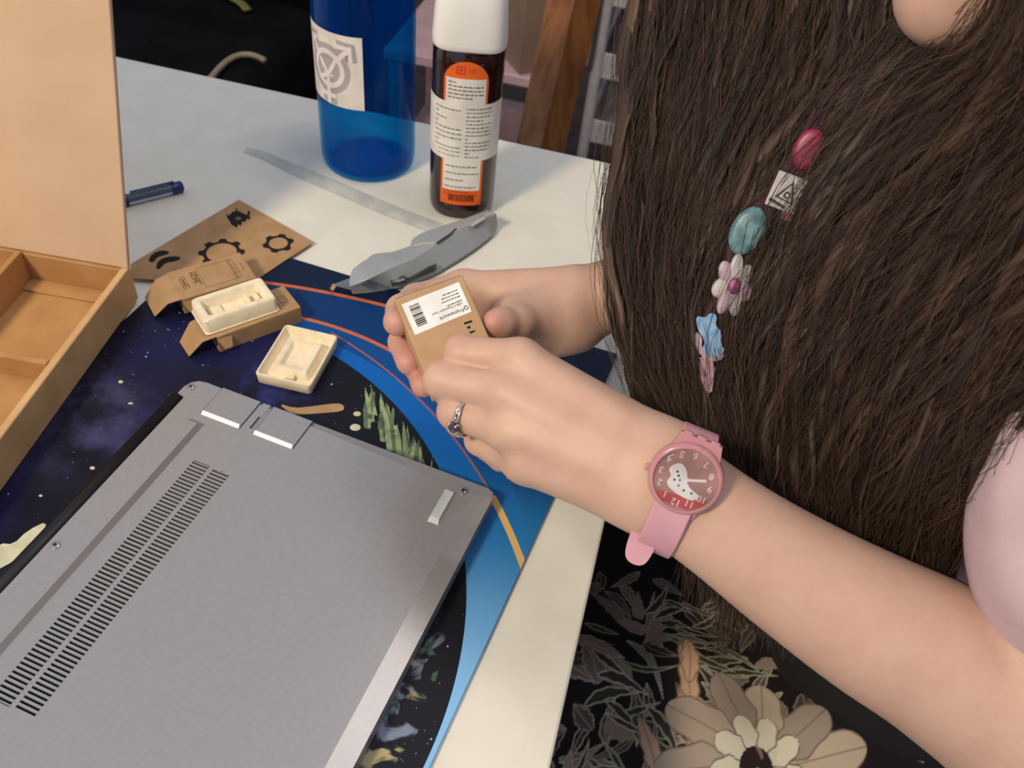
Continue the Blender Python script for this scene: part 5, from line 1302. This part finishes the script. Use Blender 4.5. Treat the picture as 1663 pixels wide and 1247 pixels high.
# free end of the strap with its rounded tip, seen under the wrist
tipc = at(1042, 882, .425); tI = np.array(WM.inverted() @ Vector(tipc))
mk('strap_tip', xf(prism([tuple(q) for q in chaikin([np.array(q) for q in [(-0.0066, -0.014), (0.0066, -0.014), (0.0066, 0.004), (0.0040, 0.0105), (-0.0040, 0.0105), (-0.0066, 0.004)]], 2)], -0.0010, 0.0010), Matrix.Translation(Vector(tI)) @ Matrix.Rotation(0.35, 4, 'X')), m_strap, wt_, True, angle=50)

# ------------------------------------------------------------------ ring on the ring finger
fa = nrm(PIP[2]-MCP[2]); rc_ = MCP[2]*0.24+PIP[2]*0.76
m_sil = mat('silver', (214, 206, 196), 0.18, metal=1.0); m_gem = mat('purple_gem', (62, 30, 92), 0.08, trans=0.4, ior=1.7)
toC = nrm(CP-rc_); toC = nrm(toC-fa*(toC@fa)); sdr = np.cross(fa, toC)
if sdr@(at(740, 720, .45)-rc_) < 0: sdr = -sdr
gdir = nrm(toC*0.75+sdr*0.65)
RMx = frame(rc_, np.cross(gdir, fa), fa, gdir)      # z towards the stone, y along the finger
rgn = thing('ring', 'silver twisted ring with a dark purple stone', 'ring', RMx)
rr0 = 0.0102+0.0006
for s_ in (-1, 1):
    pts = [((rr0)*math.sin(a_), s_*0.0011*math.sin(3*a_), rr0*math.cos(a_)) for a_ in np.linspace(0, 2*math.pi, 49)[:-1]]
    mk('band', tube(pts, 0.00075, 8, closed=True), m_sil, rgn, True)
mk('stone', xf(lathe([(0.0, -0.0022), (0.0022, 0.0), (0.0030, 0.0010), (0.0020, 0.0020), (0.0, 0.0021)], 8, close=False), Matrix.Translation((0, 0, rr0+0.0014))), m_gem, rgn, label='dark purple faceted stone')
for a_ in (0.78, 2.35, 3.93, 5.5): mk('claw', tube([(0.0026*math.cos(a_), 0.0026*math.sin(a_), rr0-0.0004), (0.0034*math.cos(a_), 0.0034*math.sin(a_), rr0+0.0018), (0.0026*math.cos(a_), 0.0026*math.sin(a_), rr0+0.0032)], 0.0006, 6), m_sil, rgn, True)
for s_ in (-1, 1):
    for k_ in (0.42, 0.66): 
        q = (rr0*math.sin(s_*k_), 0, rr0*math.cos(s_*k_)); mk('side_bead', xf(lathe([(0.0, -0.0009), (0.0007, -0.0006), (0.0010, 0), (0.0007, 0.0006), (0, 0.0009)], 10, close=False), Matrix.Translation(Vector(q)*1.07)), m_sil, rgn, True)

# ------------------------------------------------------------------ badges on a lanyard, half hidden in the hair
pinp = [(1313, 243, .4885), (1281, 314, .4855), (1214, 375, .4890), (1190, 464, .4885), (1153, 545, .4870), (1149, 606, .4880)]
PP = [at(*q) for q in pinp]
ly = [at(1405, 120, .520), at(1355, 175, .505)]+[q+ray(1250, 400)*0.0035 for q in PP]+[at(1146, 660, .490)]
lyp = chaikin(ly, 2, False); V, Fc = [], []
for i, q in enumerate(lyp):
    t = nrm(lyp[min(i+1, len(lyp)-1)]-lyp[max(i-1, 0)]); nC = nrm(CP-q); s_ = nrm(np.cross(t, nC)); n2 = np.cross(s_, t)
    for a_, d_ in ((-1, 0), (1, 0), (1, -0.0012), (-1, -0.0012)): V.append(q+s_*a_*0.0075+nC*d_)
for i in range(len(lyp)-1):
    for k_ in range(4): a0 = i*4+k_; b0 = i*4+(k_+1) % 4; Fc.append([a0, b0, b0+4, a0+4])
Fc += [[3, 2, 1, 0], [len(V)-4+k_ for k_ in range(4)]]
tag(mk('lanyard', (V, Fc), mat('plum_ribbon', (74, 36, 52), 0.8), None), 'dark plum lanyard ribbon under the badges in the hair', 'lanyard')
def pin_frame(p, up):
    n0 = nrm(CP-p); u0 = nrm(np.array(up)-n0*(np.array(up)@n0)); return frame(p, np.cross(u0, n0), u0, n0)
upim = lambda dx, dy: CR*dx-CU*dy           # image direction as a world direction
def pdome(a_, b_, h_, n_=36):
    V, Fc = [], []; rows_ = [(1.0, -h_), (1.0, 0.0), (0.93, h_*0.6), (0.7, h_*0.9), (0.35, h_), (0.001, h_*1.02)]
    for r_, z_ in rows_:
        for i in range(n_): q = 2*math.pi*i/n_; V.append((a_*r_*math.cos(q), b_*r_*math.sin(q), z_))
    for j in range(len(rows_)-1):
        for i in range(n_): a0 = j*n_+i; b0 = j*n_+(i+1) % n_; Fc.append([a0, b0, b0+n_, a0+n_])
    Fc.append(list(range(n_))[::-1]); return V, Fc
GRP = None
m_cr = mat('crimson_enamel', (150, 40, 74), 0.35, (128, 32, 62), 200); m_te = mat('teal_enamel', (110, 146, 152), 0.35, (74, 104, 112), 120)
m_wp = mat('white_enamel', (186, 176, 172), 0.4); m_pkp = mat('pink_enamel', (182, 156, 166), 0.4, (160, 128, 144), 150); m_bp = mat('blue_enamel', (104, 146, 184), 0.35, (132, 168, 196), 200)
m_dp = mat('dark_enamel', (40, 34, 36), 0.4); m_mg = mat('magenta_enamel', (140, 62, 104), 0.4)
tag(mk('oval_badge', xf(pdome(0.0074, 0.0108, 0.0014), pin_frame(PP[0], upim(0.45, -1))), m_cr, None, True), 'crimson oval badge, topmost of those in the hair', 'badge', 'badges in the hair')
sqb = thing('square_badge', 'white square badge with a black triangle eye', 'badge', pin_frame(PP[1], upim(0.45, -1)), 'badges in the hair')
mk('plate', rbox(0.0185, 0.0185, 0.0016, 0.0006, 2), m_wp, sqb)
mkflat('triangle', stroke([(-0.0052, -0.0035), (0.0035, -0.0045), (0.0, 0.0055)], 0.0018, True), m_dp, sqb, 0.00095)
mkflat('eye', gear((-0.0004, -0.0012), 0.0019, 0.0009, 8), m_dp, sqb, 0.00098)
mkflat('side_bar', flat([(-0.0082, -0.0066), (0.0010, -0.0082), (0.0010, -0.0066), (-0.0078, -0.0050)]), m_dp, sqb, 0.00095)
mkflat('dot', flat(ring_poly(0.0058, 0.0036, 0.0011, 10)), m_dp, sqb, 0.00095)
mk('pink_tab', rbox(0.006, 0.005, 0.0012, 0.0005, 1, (0.0042, -0.0108, 0)), mat('pink_tab_enamel', (190, 92, 100), 0.4), sqb)
tag(mk('oval_badge', xf(pdome(0.0088, 0.0134, 0.0016), pin_frame(PP[2], upim(0.5, -1))), m_te, None, True), 'teal oval badge below the white square one', 'badge', 'badges in the hair')
fb = thing('flower_badge', 'pale pink petalled flower badge between teal oval and blue badge', 'badge', pin_frame(PP[3], upim(0.2, -1)), 'badges in the hair')
for i in range(7):
    a_ = i*2*math.pi/7; mk('petal', xf(pdome(0.0042, 0.0062, 0.0010, 18), Matrix.Diagonal((0.85, 1.35, 1, 1)) @ Matrix.Rotation(a_, 4, 'Z') @ Matrix.Translation((0, 0.0068, 0))), m_pkp if i % 2 else m_wp, fb, True)
mk('centre', xf(pdome(0.0034, 0.0048, 0.0014, 18), Matrix.Translation((0.001, 0, 0.0006))), m_mg, fb, True)
bb_ = thing('blue_badge', 'light blue jagged badge below the flower badge', 'badge', pin_frame(PP[4], upim(-0.15, -1)), 'badges in the hair')
mk('plate', prism([tuple(q) for q in chaikin([np.array(q) for q in [(-0.006, 0.012), (-0.001, 0.010), (0.002, 0.0125), (0.0055, 0.010), (0.0035, 0.005), (0.0065, 0.001), (0.0050, -0.005), (0.0068, -0.010), (0.0, -0.0125), (-0.0055, -0.008), (-0.0030, -0.002), (-0.0060, 0.004)]], 1)], -0.0008, 0.0008), m_bp, bb_)
mk('pink_edge', prism([tuple(q) for q in chaikin([np.array(q) for q in [(-0.0075, 0.004), (-0.004, 0.000), (-0.0055, -0.006), (0.0, -0.0115), (0.0065, -0.0105), (0.004, -0.0145), (-0.004, -0.0135), (-0.0085, -0.006)]], 1)], -0.0012, 0.0004), m_pkp, bb_)
tag(mk('ribbon_badge', xf(prism([(-0.0035, 0.009), (0.0030, 0.010), (0.0042, 0.002), (0.0015, -0.010), (-0.0010, -0.0115), (-0.0042, -0.002)], -0.0008, 0.0008), pin_frame(PP[5], upim(-0.1, -1))), mat('rose_enamel', (176, 140, 148), 0.4, (140, 96, 110), 200), None), 'narrow rose ribbon badge, lowest of those in the hair', 'badge', 'badges in the hair')
